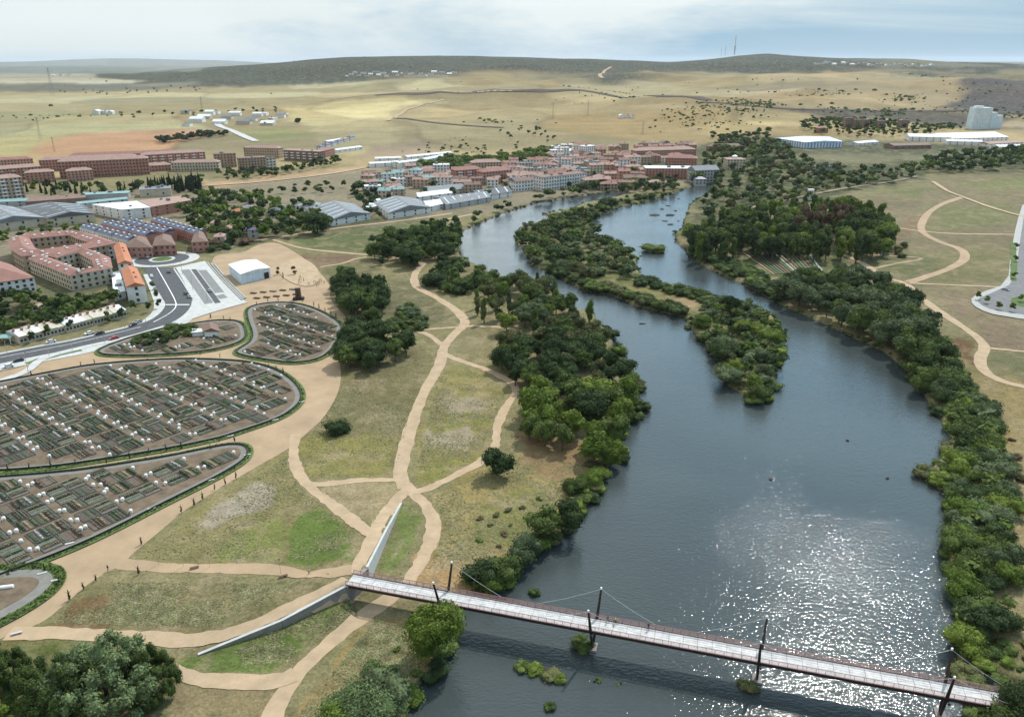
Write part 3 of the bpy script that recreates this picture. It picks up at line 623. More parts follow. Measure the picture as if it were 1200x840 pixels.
for e_, off in ((0.0, -.12), (BW, .12)):
    m = MB(); m.bar(bpl(0, e_, DZ + 1.12), bpl(BL, e_, DZ + 1.12), .12, .07); m.build('handrail', M['corten'], br)
    m = MB()
    for k in range(6): m.bar(bpl(0, e_ + off * .3, DZ + .18 + k * .15), bpl(BL, e_ + off * .3, DZ + .18 + k * .15), .03, .03)
    m.build('railing_bars', M['railmesh'], br)
    m = MB(); m.bar(bpl(0, e_, DZ + .08), bpl(BL, e_, DZ + .08), .2, .14); m.build('kerb_rail', M['railmesh'], br)
    pm = MB(); pm.box(0, 0, 0, .07, .07, 1.12); pme = pm.mesh('rail_post', M['corten'])
    for s_ in np.arange(0, BL, 1.8): link('rail_post', pme, br, bpl(s_, e_, DZ), ang)
piers = [un(532, 700, DZ), un(695, 757, -1.5), un(887, 800, -1.5), None]
def s_of(p): return (Vector((p[0], p[1], 0)) - BA).dot(BD)
s1 = s_of(piers[1]); s2 = s_of(piers[2]); gap = s2 - s1
PS = [s1 - gap, s1, s2, s2 + gap]
for k, s_ in enumerate(PS):
    base = bpl(s_, BW / 2, -1.6 if k else -.2)
    foot = MB(); foot.box(0, 0, -3, 2.4, 3.4, 3.6 if k else 3.2, 0, .8)
    link('pier_base', foot.mesh('pier_base', M['concrete']), br, base, ang)
    for sg in (-1, 1):
        ml = MB(); top = bpl(s_ + (-.7 if sg < 0 else .7), BW / 2 + sg * 4.1, 11.4); bot = bpl(s_, BW / 2 + sg * .35, -1.2)
        ml.tube(bot, bot.lerp(top, .5), .26, .34, 8); ml.tube(bot.lerp(top, .5), top, .34, .22, 8)
        ms = ml.build('mast', M['darksteel'], br)
        cpn = MB(); cpn.tube(top, top + Vector((0, 0, .45)), .24, .2, 8); cpn.build('mast_cap', M['white'], ms)
        for dr in (-1, 1):
            cb = MB(); e2 = bpl(min(s_ + dr * 13.5, BL - 1), BW / 2 + sg * (BW / 2 + .1), DZ + .9)
            pts = [top.lerp(e2, u) + Vector((0, 0, -.35 * math.sin(math.pi * u))) for u in (0, .25, .5, .75, 1)]
            for a_, b_ in zip(pts, pts[1:]): cb.tube(a_, b_, .032, .032, 4, False)
            cb.build('cable', M['cable'], br)
    cr_ = MB(); cr_.bar(bpl(s_, -.9, DZ - .75), bpl(s_, BW + .9, DZ - .75), .4, .45); cr_.build('crossbeam', M['darksteel'], br)
# retaining walls and abutment
def wall_strip(pts, th, zlo, m_, name, parent):
    m = MB()
    for (x0, y0, z0), (x1, y1, z1) in zip(pts, pts[1:]):
        d = Vector((x1 - x0, y1 - y0, 0)).normalized(); n = Vector((d.y, -d.x, 0)) * th / 2
        a = Vector((x0, y0, 0)); b_ = Vector((x1, y1, 0)); v = []
        for q, z in ((a, z0), (b_, z1)):
            for s_ in (-1, 1): v += [(q.x + n.x * s_, q.y + n.y * s_, zlo), (q.x + n.x * s_, q.y + n.y * s_, z)]
        m.add(v, [(0, 1, 3, 2), (4, 6, 7, 5), (0, 4, 5, 1), (2, 3, 7, 6), (1, 5, 7, 3), (0, 2, 6, 4)])
    return m.build(name, m_, parent)
def dens(pts, n=8):
    o_ = []
    for a, b_ in zip(pts, pts[1:]): o_ += [tuple(Vector(a).lerp(Vector(b_), k / n)) for k in range(n)]
    return o_ + [pts[-1]]
WD = [(x, y, z + .25) for x, y, z in dens(WALL[:3], 6)]
rw = empty('retaining_wall', WALL[1], 'pale retaining wall on the river side of the ramp down from the footbridge', 'retaining wall')
rw.location = (0, 0, 0)
wall_strip(WD, .6, -.5, M['white_conc'], 'wall', rw)
rw2 = empty('retaining_wall', (0, 0, 0), 'long grey retaining wall carrying the sand ramp up to the left end of the footbridge', 'retaining wall')
WE = [(x, y, z + .12) for x, y, z in dens(WALL[3:], 10)]
wall_strip(WE, .7, -.5, M['concrete'], 'wall', rw2)
wall_strip([(x, y, z + .16) for x, y, z in WE], .95, 1e-3, M['kerb'], 'coping', rw2) if False else None
cop = MB()
for a, b_ in zip(WE, WE[1:]): cop.bar((a[0], a[1], a[2] + .06), (b_[0], b_[1], b_[2] + .06), .75, .12)
cop.build('coping', M['white_conc'], rw2)
ab = empty('bridge_abutment', (0, 0, 0), 'concrete abutment under the left end of the footbridge', 'abutment')
wall_strip([(*WALL[2][:2], DZ - .08), (*WALL[3][:2], DZ - .08)], 1.0, -.5, M['concrete'], 'wall', ab)
# ------------------------------------------------------------------ foliage meshes (unit height 1, base at z=0)
def rand_dirs(n): 
    v = rng.normal(size=(n, 3)); return v / np.linalg.norm(v, axis=1, keepdims=True)
def ico():
    bm = bmesh.new(); bmesh.ops.create_icosphere(bm, subdivisions=1, radius=1)
    V = np.array([v.co[:] for v in bm.verts]); T = np.array([[v.index for v in f.verts] for f in bm.faces]); bm.free(); return V, T
IV, IT = ico()
def crown_arrays(seed, nleaf, leaf, shape='round', nblob=12, width=.42):
    global rng; keep = rng; rng = np.random.default_rng(seed)
    blobs = []
    for i in range(nblob):
        if shape == 'round':
            zc = rng.uniform(.32, .84); rad = width * .62 * math.sqrt(max(.05, 1 - ((zc - .56) / .42) ** 2)); a = rng.uniform(0, 6.28); q = rad * math.sqrt(rng.uniform(.1, 1)); br_ = rng.uniform(.13, .22) * width / .42
            blobs.append((q * math.cos(a), q * math.sin(a), zc, br_, br_ * .8))
        elif shape == 'bush':
            a = rng.uniform(0, 6.28); q = width * .75 * math.sqrt(rng.uniform(0, 1)); br_ = rng.uniform(.22, .36) * width / .5; zc = rng.uniform(.25, .72) * (1 - .5 * (q / width) ** 2)
            blobs.append((q * math.cos(a), q * math.sin(a), zc, br_, br_ * .85))
        elif shape == 'poplar':
            zc = rng.uniform(.22, .92); a = rng.uniform(0, 6.28); q = width * .5 * rng.uniform(.1, 1) * (1.1 - abs(zc - .5)); br_ = rng.uniform(.09, .14) * width / .22
            blobs.append((q * math.cos(a), q * math.sin(a), zc, br_, br_ * 1.5))
        elif shape == 'cypress':
            zc = .08 + .84 * i / nblob; br_ = width * (1 - .85 * i / nblob); blobs.append((0, 0, zc, br_, .12))
        elif shape == 'cone':
            zc = .2 + .7 * i / nblob; br_ = width * (1 - .8 * i / nblob) * .6; a = rng.uniform(0, 6.28); q = br_ * .7
            blobs.append((q * math.cos(a), q * math.sin(a), zc, br_, .11))
        elif shape == 'feather':
            a = rng.uniform(0, 6.28); q = width * math.sqrt(rng.uniform(0, .85)); top = .95 - .55 * (q / width) ** 2; zc = rng.uniform(.2, 1) * top; br_ = rng.uniform(.05, .10)
            blobs.append((q * math.cos(a), q * math.sin(a), zc, br_, br_ * rng.uniform(1.0, 1.7)))
        elif shape == 'sparse':
            zc = rng.uniform(.3, .95); a = rng.uniform(0, 6.28); q = width * .8 * math.sqrt(rng.uniform(0, 1)); br_ = rng.uniform(.06, .13)
            blobs.append((q * math.cos(a), q * math.sin(a), zc, br_, br_ * 1.6))
    B = np.array(blobs); wts = B[:, 3] ** 2; pick = rng.choice(len(B), nleaf, p=wts / wts.sum())
    D = rand_dirs(nleaf); D[:, 2] = np.where((D[:, 2] < -.3) & (rng.uniform(size=nleaf) < .7), -D[:, 2], D[:, 2])
    rad = rng.uniform(.78, 1.12, nleaf)[:, None]
    ctr = B[pick, :3] + D * np.column_stack([B[pick, 3], B[pick, 3], B[pick, 4]]) * rad
    nrm = D + rand_dirs(nleaf) * .75; nrm /= np.linalg.norm(nrm, axis=1, keepdims=True)
    tmp = rand_dirs(nleaf); u = np.cross(nrm, tmp); u /= np.linalg.norm(u, axis=1, keepdims=True); v = np.cross(nrm, u)
    sz = (leaf * rng.uniform(.6, 1.35, nleaf))[:, None]
    q0 = ctr - u * sz - v * sz * .55; q1 = ctr + u * sz * .3 - v * sz * .7; q2 = ctr + u * sz + v * sz * .5; q3 = ctr - u * sz * .2 + v * sz * .75
    V = np.stack([q0, q1, q2, q3], 1).reshape(-1, 3); Qd = np.arange(len(V)).reshape(-1, 4)
    T = np.concatenate([Qd[:, [0, 1, 2]], Qd[:, [0, 2, 3]]])
    inner = []; it = []; b0 = len(V)
    for bx, by, bz, r1, r2 in B:
        k = 1 - .0; inner.append(IV * np.array([r1, r1, r2]) * .78 * rng.uniform(.9, 1.1, (len(IV), 1)) + np.array([bx, by, bz])); it.append(IT + b0); b0 += len(IV)
    V = np.vstack([V] + inner); T = np.vstack([T] + it)
    V[:, 2] = np.clip(V[:, 2], .01, None)
    rng = keep; return V, T
def trunk_mesh(seed, kind):
    r = random.Random(seed); m = MB()
    if kind in ('cypress',): m.tube((0, 0, -.02), (0, 0, .3), .03, .02)
    elif kind in ('bush',):
        for k in range(4):
            a = r.uniform(0, 6.3); m.tube((0, 0, -.02), (math.cos(a) * .2, math.sin(a) * .2, .5), .03, .012, 5)
    else:
        h = .92 if kind in ('poplar', 'cone') else .5
        m.tube((0, 0, -.03), (r.uniform(-.02, .02), r.uniform(-.02, .02), h * .5), .030, .022, 7); m.tube((0, 0, h * .48), (r.uniform(-.03, .03), 0, h), .022, .010, 6)
        for k in range(5):
            a = k * 1.26 + r.uniform(-.4, .4); z0 = r.uniform(.28, .5) * h / .5 * .9; z0 = min(z0, .6); L = .28 if kind != 'poplar' else .12
            m.tube((0, 0, z0), (math.cos(a) * L, math.sin(a) * L, z0 + .26), .013, .005, 5)
    return m.mesh('trunk', M['bark'])
KINDS = dict(round=('round', 13, .42), broad=('round', 17, .56), poplar=('poplar', 12, .20), cypress=('cypress', 9, .11), cone=('cone', 9, .24), bush=('bush', 12, .60), low=('bush', 14, .85), sparse=('sparse', 26, .40), feather=('feather', 110, .58))
LODS = dict(huge=(17000, .0125), hi=(7000, .020), mid=(1700, .034), lo=(420, .055), tiny=(90, .10))
_crown = {}; _trunk = {}; _arr = {}
def crown_arr(kind, lod, i):
    k = (kind, lod, i)
    if k not in _arr:
        sh, nb, wd = KINDS[kind]; n, lf = LODS[lod]
        if kind in ('poplar', 'cypress', 'cone'): n = int(n * .6); lf *= .75
        if kind in ('bush', 'low', 'broad'): n = int(n * 1.3)
        if lod == 'tiny': nb = max(4, nb // 3)
        _arr[k] = crown_arrays(sum(map(ord, kind)) * 7 + i * 131, n, lf, sh, nb, wd)
    return _arr[k]
def crown_mesh(kind, lod, i, m_):
    k = (kind, lod, i, m_)
    if k not in _crown:
        V, T = crown_arr(kind, lod, i); _crown[k] = npmesh('crown', V, T, M[m_])
    return _crown[k]
def trunk_of(kind, i):
    if (kind, i) not in _trunk: _trunk[(kind, i)] = trunk_mesh(i * 17 + len(kind), kind)
    return _trunk[(kind, i)]
ONES = ['', 'second', 'third', 'fourth', 'fifth', 'sixth', 'seventh', 'eighth', 'ninth', 'tenth', 'eleventh', 'twelfth', 'thirteenth', 'fourteenth', 'fifteenth', 'sixteenth', 'seventeenth', 'eighteenth', 'nineteenth', 'twentieth']
def ordn(i, n):
    if n == 1: return 'single'
    if i == 0: return 'leftmost'
    if i == n - 1: return 'rightmost'
    if i < 20: return ONES[i]
    j = i + 1; return f"{j}{'th' if 10 <= j % 100 <= 20 else {1: 'st', 2: 'nd', 3: 'rd'}.get(j % 10, 'th')}"
def onth(i): return 'first' if i == 0 else ordn(i, 999)
PLANTS = []      # dict(x,y,z,h,w,kind,mat,reg,cat)
def add_plant(x, y, h, wd, kind, m_, reg, z=None): PLANTS.append(dict(x=x, y=y, z=hz(x, y) if z is None else z, h=h, w=wd, kind=kind, m=m_, reg=reg))
def region(reg, poly, h, spacing, kinds, mats, wscale=1.0, zf=.55, water_ok=True, maxn=4000):
    hm = (h[0] + h[1]) / 2; w_ = [un(a, b_, hm * zf) for a, b_ in poly]
    far = max(math.hypot(*p) for p in w_) > 1150
    if far: w_ = WP(poly)
    xs = [p[0] for p in w_]; ys = [p[1] for p in w_]
    area = abs(sum(w_[i][0] * w_[(i + 1) % len(w_)][1] - w_[(i + 1) % len(w_)][0] * w_[i][1] for i in range(len(w_)))) / 2
    bb = (max(xs) - min(xs)) * (max(ys) - min(ys)); n = int(min(maxn * 3, bb / spacing ** 2 * 3)) + 5
    X = rng.uniform(min(xs), max(xs), n); Y = rng.uniform(min(ys), max(ys), n); ok = inpoly(X, Y, w_); X = X[ok]; Y = Y[ok]
    cells = {}; got = []
    for x, y in zip(X, Y):
        cx, cy = int(x // spacing), int(y // spacing); bad = False
        for i in (-1, 0, 1):
            for j in (-1, 0, 1):
                for (a, b_) in cells.get((cx + i, cy + j), ()):
                    if (a - x) ** 2 + (b_ - y) ** 2 < (spacing * .82) ** 2: bad = True
        if bad: continue
        cells.setdefault((cx, cy), []).append((x, y)); got.append((x, y))
    got = got[:maxn]
    if got:
        G = np.array(got); riv = inpoly(G[:, 0], G[:, 1], RIVER)
        for (x, y), rv in zip(got, riv):
            if rv and (not water_ok or math.hypot(x, y) > 350 or random.random() < .6): continue
            hh = random.uniform(*h); add_plant(x, y, hh, hh * wscale * random.uniform(.85, 1.2), random.choice(kinds), random.choice(mats), reg, z=(-1.3 if rv else None))
def single(px, py, h, wpx_ratio, kind, m_, label, zf=0.0):
    p = P(px, py) if zf == 0 else Vector((*un(px, py, h * zf), 0))
    add_plant(p.x, p.y, h, h * wpx_ratio, kind, m_, label)
# hand-placed trees: base pixel
single(583, 557, 9.0, 1.15, 'broad', 'dark', 'solitary round green tree beside the curving path near the junction')
single(395, 507, 5.0, 1.3, 'bush', 'dark', 'small lone dark tree on the dry meadow beside the sandy promenade')
single(510, 772, 12.5, .95, 'broad', 'bright', 'big bright green tree standing in front of the footbridge by the water')
single(128, 826, 17, 1.15, 'feather', 'lightgreen', 'largest leafy tree at the lower left edge of the picture')
single(72, 842, 15, .95, 'feather', 'leaf', 'leafy tree left of the largest one at the lower left')
single(182, 815, 12, .8, 'feather', 'leaf', 'open-crowned grey-green tree right of the largest lower left tree')
single(6, 806, 11, .9, 'feather', 'leaf', 'tree cut by the lower left corner of the picture')
single(14, 870, 10, 1.1, 'feather', 'bright', 'bright shrubby tree in the lower left corner')
single(425, 838, 8, 1.35, 'bush', 'lightgreen', 'wide green willow bush at the waterline below the footbridge')
single(452, 822, 7, 1.2, 'bush', 'blue', 'grey-green willow bush left of the river below the footbridge')
single(395, 862, 7, 1.2, 'bush', 'bright', 'lime green bush at the bottom edge near the sand path')
single(668, 622, 9, 1.0, 'broad', 'dark', 'dark leaning tree at the waterline above the footbridge')
single(636, 630, 9, 1.1, 'broad', 'leaf', 'tall green tree on the bank above the footbridge')
single(614, 655, 6.5, 1.1, 'bush', 'blue', 'silvery willow bush on the bank above the footbridge')
single(590, 675, 6.0, 1.1, 'bush', 'leaf', 'green bush at the water edge just above the footbridge')
single(563, 682, 6.5, 1.0, 'bush', 'dark', 'dark bush on the bank behind the second mast')
single(578, 690, 3.5, 1.3, 'bush', 'bright', 'low lime green bush at the waterline behind the footbridge')
single(672, 575, 5, 1.2, 'bush', 'leaf', 'small bush on the bank below the near grove')
single(694, 565, 4.5, 1.3, 'bush', 'bright', 'light green bush at the waterline below the near grove')
single(857, 372, 13, .8, 'round', 'dark', 'tallest dark tree at the head of the island tip')
single(1200, 862, 11, 1.0, 'broad', 'dark', 'dark tree covering the right end of the footbridge')
single(1180, 870, 8, 1.1, 'bush', 'leaf', 'leafy bush under the right end of the footbridge')
single(372, 274, 16, 1.15, 'broad', 'dark', 'big dark willow beside the grey warehouse roofs')
single(346, 322, 5.5, .9, 'round', 'rust', 'small brown-leaved tree in the plaza beside the white hall')
single(325, 322, 5, .8, 'round', 'dark', 'small dark tree close to the white hall')
single(332, 327, 4.5, .5, 'cone', 'dark', 'narrow dark conifer beside the white hall')
for i, (a, b_) in enumerate([(36, 402), (55, 396), (84, 388), (129, 378), (145, 374), (158, 366), (173, 366), (183, 352), (186, 362), (179, 340)]):
    single(a, b_, 6.5 if i < 7 else 6, .8, 'round', 'leaf' if i % 2 else 'dark', 'street tree|on the pavement in front of the low row houses')
for a, b_ in [(1147, 350), (1156, 354), (1169, 361), (1186, 364), (1196, 352), (1188, 325), (1189, 305), (1190, 290)]:
    single(a, b_ + 2, 5, .95, 'round', 'bright', 'young green tree|beside the right-hand residential road')
for a, b_ in [(213, 600), (252, 573), (238, 585), (228, 592), (277, 560), (264, 567), (166, 637), (39, 667), (53, 668), (163, 672), (113, 680), (98, 690), (82, 702), (257, 517), (275, 517), (247, 526), (213, 525), (195, 528), (175, 531), (152, 537), (125, 542), (89, 544), (60, 547), (35, 549), (10, 552), (235, 415), (258, 418), (285, 427), (315, 430), (324, 433), (332, 437), (301, 356), (314, 353), (326, 352), (355, 353), (368, 358), (374, 361), (381, 364), (388, 368), (394, 372), (247, 372), (262, 373), (270, 376), (95, 428), (111, 425), (37, 440)]:
    single(a, b_ + 1, random.uniform(2.2, 3.4), .55, 'cone', random.choice(['leaf', 'dark', 'rust', 'leaf']), 'young sapling|along the sandy promenade and the allotments')
# groves
region('bright green tree|in the near grove on the left bank', [(600, 490), (612, 462), (640, 450), (700, 448), (740, 462), (738, 490), (722, 522), (698, 536), (662, 512), (615, 505)], (8, 12), 7.0, ['broad', 'round'], ['bright', 'leaf', 'bright', 'dark'], 1.05)
region('dark green tree|in the middle grove on the left bank', [(583, 428), (590, 400), (625, 388), (680, 372), (712, 395), (722, 425), (745, 450), (700, 448), (640, 448), (600, 440)], (7.5, 11.5), 7.2, ['round', 'broad'], ['dark', 'leaf', 'dark', 'olive'], 1.0)
region('leafy tree|in the upper grove between path and left channel', [(548, 352), (562, 335), (600, 325), (640, 326), (658, 348), (700, 370), (680, 372), (640, 385), (590, 376), (562, 366)], (8, 13), 9.0, ['round', 'broad', 'poplar'], ['leaf', 'blue', 'leaf', 'dark', 'bright', 'olive'], 1.0)
region('dark bushy tree|on the left bank above the winding path', [(500, 318), (515, 300), (545, 305), (585, 318), (560, 338), (520, 338)], (5, 9), 7, ['bush', 'round'], ['dark', 'leaf'], 1.1)
region('dark tree|in the grove where the meadow path starts', [(437, 300), (440, 282), (475, 270), (535, 272), (535, 292), (490, 298), (480, 305), (455, 302)], (8, 13), 8, ['round', 'broad'], ['dark', 'leaf'], 1.05)
region('dark tree|in the grove between allotments and path', [(388, 340), (405, 318), (420, 325), (450, 332), (452, 350), (440, 375), (475, 398), (482, 410), (440, 422), (405, 424), (393, 405), (408, 388), (425, 370), (400, 350)], (8, 12), 7, ['round', 'broad'], ['leaf', 'dark', 'dark'], 1.0)
region('bush|in the grove between allotments and path', [(455, 375), (480, 355), (500, 372), (495, 385), (460, 384)], (2.5, 4), 4, ['bush'], ['leaf', 'blue'], 1.4)
region('riverside tree|below the old town on the left bank', [(478, 272), (540, 256), (600, 236), (655, 222), (700, 214), (790, 212), (800, 222), (735, 221), (690, 227), (640, 234), (590, 248), (548, 264), (540, 276), (500, 288)], (7, 11), 10, ['round', 'broad'], ['dark', 'leaf', 'dark'], 1.15)
region('riverside tree|below the warehouses on the left bank', [(430, 290), (500, 262), (540, 256), (545, 285), (520, 292)], (8, 12), 10, ['round'], ['dark', 'leaf'], 1.1)
region('dark tree|on the upper part of the island', [(606, 283), (606, 268), (645, 256), (690, 244), (700, 256), (698, 272), (735, 290), (745, 318), (700, 322), (660, 318), (640, 310), (618, 296)], (4.5, 9), 8, ['round', 'broad', 'bush'], ['dark', 'leaf', 'blue', 'olive'], 1.15, water_ok=False)
region('low tree|on the narrow head of the island', [(645, 256), (680, 242), (735, 230), (792, 222), (770, 234), (720, 244), (692, 252)], (4, 7), 8, ['bush', 'round'], ['dark', 'leaf'], 1.3, water_ok=False)
region('bush|along the middle edge of the island', [(645, 318), (690, 335), (730, 343), (770, 360), (800, 368), (802, 360), (765, 348), (720, 336), (680, 325), (650, 308)], (3, 4.5), 3.6, ['bush', 'low'], ['leaf', 'olive', 'dark'], 1.2, water_ok=False)
region('bush|along the far edge of the island', [(750, 322), (780, 332), (820, 340), (850, 350), (840, 356), (800, 345), (750, 332)], (2.5, 4), 4, ['bush', 'low'], ['leaf', 'dark'], 1.2, water_ok=False)
region('tree|on the rounded tip of the island', [(806, 378), (830, 356), (870, 355), (897, 368), (915, 385), (914, 415), (905, 450), (880, 466), (855, 448), (846, 425), (830, 398)], (4, 7.5), 5.8, ['broad', 'bush', 'round'], ['leaf', 'olive', 'bright', 'dark', 'blue'], 1.15, water_ok=False)
region('poplar|in the plantation on the right bank', [(800, 285), (812, 272), (840, 256), (880, 250), (930, 240), (985, 238), (1030, 250), (1050, 272), (1052, 290), (1000, 296), (930, 293), (860, 296), (815, 296)], (13, 18), 8.5, ['poplar', 'poplar', 'round'], ['leaf', 'dark', 'leaf', 'bright'], 1.15, zf=.5)
region('rust-coloured poplar|in the plantation on the right bank', [(940, 252), (995, 250), (995, 264), (935, 264)], (17, 20), 9, ['poplar'], ['rust'], 1.2)
region('grey-green riverside tree|in the tall belt on the right bank', [(905, 345), (925, 325), (985, 318), (1040, 330), (1072, 352), (1085, 385), (1090, 420), (1068, 425), (1045, 400), (1010, 380), (960, 358)], (10, 14), 7.2, ['round', 'broad'], ['blue', 'dark', 'blue', 'leaf'], 1.0)
region('leafy tree|where the right bank path bends', [(1050, 385), (1090, 372), (1112, 400), (1118, 430), (1100, 470), (1080, 450), (1060, 420)], (6, 9), 6, ['broad', 'bush'], ['leaf', 'dark'], 1.1)
region('willow bush|along the right bank', [(1095, 455), (1125, 430), (1165, 480), (1172, 520), (1185, 580), (1195, 650), (1195, 700), (1165, 750), (1130, 750), (1124, 700), (1122, 640), (1122, 590), (1118, 555), (1130, 510)], (3.5, 6.5), 4.4, ['bush', 'bush', 'broad'], ['leaf', 'blue', 'dark', 'leaf', 'bright'], 1.25)
region('reeds bush|in the shallows of the right bank', [(1084, 562), (1112, 548), (1118, 570), (1100, 572)], (1.5, 2.5), 3, ['low'], ['bright', 'leaf'], 1.5)
region('low bush|on the right bank facing the island', [(795, 285), (812, 296), (870, 325), (915, 350), (925, 342), (880, 312), (830, 295)], (2.5, 4.5), 5, ['bush', 'low'], ['dark', 'leaf'], 1.3)
region('low bush|on the left bank waterline by the groves', [(705, 560), (728, 525), (742, 470), (760, 458), (738, 430), (722, 400), (705, 372), (735, 410), (752, 445), (768, 460), (748, 500), (735, 540)], (2, 4), 4, ['bush', 'low'], ['leaf', 'bright', 'dark'], 1.3)
region('tree|in the woods around the mill and stone house', [(815, 215), (830, 180), (850, 165), (905, 165), (930, 185), (990, 205), (1080, 200), (1080, 208), (1000, 222), (950, 235), (880, 248), (840, 255), (812, 265)], (7, 13), 15, ['round', 'broad'], ['dark', 'leaf', 'olive', 'blue'], 1.2)
region('tree|in the long belt behind the right-hand meadows', [(1060, 200), (1100, 186), (1210, 176), (1260, 176), (1260, 196), (1200, 198), (1100, 205)], (9, 13), 15, ['round', 'broad'], ['dark', 'leaf'], 1.2)
region('tree|around the blue-roofed factory', [(830, 160), (900, 156), (905, 166), (940, 180), (900, 185), (850, 172)], (8, 12), 18, ['round'], ['dark', 'leaf'], 1.3)
region('tree|behind the blue-roofed factory', [(930, 150), (960, 142), (990, 140), (1090, 150), (1130, 146), (1125, 152), (1085, 160), (1000, 162), (960, 158)], (8, 12), 17, ['round'], ['dark', 'leaf'], 1.3)
region('park tree|left of the road in the old quarter', [(-20, 352), (20, 340), (60, 345), (95, 348), (135, 345), (125, 358), (90, 372), (40, 384), (-20, 392)], (7, 10), 8.5, ['broad', 'round'], ['dark', 'leaf', 'dark'], 1.15)
region('garden tree|among the villas behind the terraced houses', [(215, 250), (220, 228), (255, 222), (300, 228), (335, 240), (345, 262), (310, 274), (270, 278), (235, 268)], (8, 12), 11.5, ['broad', 'round'], ['dark', 'leaf', 'dark', 'bright'], 1.15)
region('tree|between villas and warehouses', [(330, 262), (340, 236), (375, 240), (395, 258), (370, 272), (335, 274)], (7, 11), 13, ['broad'], ['dark', 'leaf'], 1.1)
region('hedge tree|beside the dark warehouses', [(0, 272), (60, 264), (115, 262), (125, 268), (60, 275), (0, 282)], (5, 7), 9, ['round'], ['leaf', 'bright', 'dark'], 1.3)
region('tall tree|in front of the brick apartment blocks', [(18, 218), (60, 214), (140, 216), (180, 212), (235, 206), (240, 212), (150, 222), (60, 225)], (8, 12), 10, ['round', 'cypress', 'round'], ['dark', 'leaf', 'pine'], 1.05)
region('cypress|in front of the cream apartment blocks', [(170, 214), (235, 208), (236, 214), (172, 219)], (13, 17), 7, ['cypress'], ['pine'], 1.1)
region('tree|in front of the tan apartment blocks', [(255, 200), (330, 196), (395, 184), (400, 188), (330, 202), (260, 208)], (7, 10), 11, ['round'], ['leaf', 'dark'], 1.2)
region('field tree|in a dense row above the brick blocks', [(186, 165), (235, 159), (268, 157), (268, 160), (235, 164), (190, 169)], (8, 11), 14, ['broad'], ['pine'], 1.4)
region('field tree|along the sandy track above the warehouses', [(290, 226), (340, 218), (395, 214), (425, 218), (395, 222), (330, 226), (295, 230)], (6, 9), 15, ['round'], ['dark', 'leaf'], 1.2)
region('tree|between the grey warehouses and the sandy track', [(400, 226), (420, 214), (445, 215), (445, 240), (430, 250), (420, 235)], (8, 12), 18, ['broad'], ['dark'], 1.2)
region('bright tree|on the slope above the old town', [(490, 192), (520, 185), (600, 182), (640, 172), (650, 180), (640, 190), (600, 194), (540, 196)], (8, 12), 12, ['broad'], ['leaf', 'bright', 'leaf'], 1.4)
region('scattered tree|on the dry hillside', [(500, 190), (560, 178), (630, 150), (660, 165), (640, 172), (560, 186)], (5, 8), 42, ['round'], ['dark'], 1.3)
region('town tree|between the old town houses', [(420, 235), (480, 205), (620, 200), (760, 190), (820, 200), (820, 212), (640, 218), (520, 238), (440, 258)], (6, 10), 26, ['round'], ['dark', 'leaf'], 1.2)
region('scattered tree|on the villages plain', [(60, 108), (220, 100), (250, 106), (120, 112)], (7, 10), 90, ['round'], ['dark'], 1.5)
region('tree|around the small hamlet on the left plain', [(140, 135), (330, 128), (330, 132), (145, 139)], (8, 11), 48, ['round'], ['dark'], 1.4)
region('tree|by the pale gravel pit', [(305, 146), (355, 143), (357, 146), (305, 149)], (8, 10), 40, ['broad'], ['pine'], 1.4)
region('tree|in the gully between dry hills', [(575, 155), (620, 150), (650, 160), (640, 165), (590, 163)], (6, 9), 40, ['round'], ['dark', 'blue'], 1.4)
region('tree|in the gully between dry hills', [(870, 130), (890, 118), (910, 120), (895, 140), (860, 145)], (6, 9), 45, ['round'], ['dark', 'blue'], 1.4)
region('low shrub|on the dry riverside meadow', [(560, 600), (640, 580), (600, 650), (560, 670)], (.5, 1.1), 5, ['low'], ['olive', 'leaf', 'rust'], 1.6, water_ok=False)
region('low shrub|on the left bank strip beside the water', [(600, 650), (640, 620), (680, 575), (705, 552), (700, 572), (672, 605), (640, 640)], (1.0, 2.4), 3.2, ['low'], ['leaf', 'bright', 'olive'], 1.6, water_ok=False)
region('low shrub|on the right bank slope', [(1130, 760), (1180, 740), (1230, 760), (1230, 800), (1180, 800)], (.8, 2.2), 4, ['low'], ['olive', 'bright', 'leaf'], 1.6)
region('low shrub|beside the right bank path', [(1120, 430), (1150, 460), (1190, 520), (1210, 600), (1190, 600), (1165, 500)], (.8, 2.0), 5, ['low'], ['olive', 'rust', 'leaf'], 1.6)
region('low shrub|below the footbridge on the left bank', [(430, 800), (450, 750), (500, 770), (500, 790), (470, 830)], (.8, 2.0), 4, ['low'], ['leaf', 'olive'], 1.6, water_ok=False)
region('garden tree|behind the white hall', [(240, 292), (250, 282), (290, 280), (285, 290)], (4, 6), 11, ['bush'], ['dark', 'rust'], 1.3)
region('meadow tree|at the edge of the right-hand meadow', [(1045, 292), (1060, 285), (1075, 296), (1060, 300)], (3, 5), 10, ['bush'], ['dark', 'olive'], 1.2)
region('shrub|beside the upper small allotment', [(150, 398), (185, 385), (228, 380), (225, 390), (160, 405)], (2, 4), 4.2, ['bush'], ['dark', 'leaf'], 1.3)
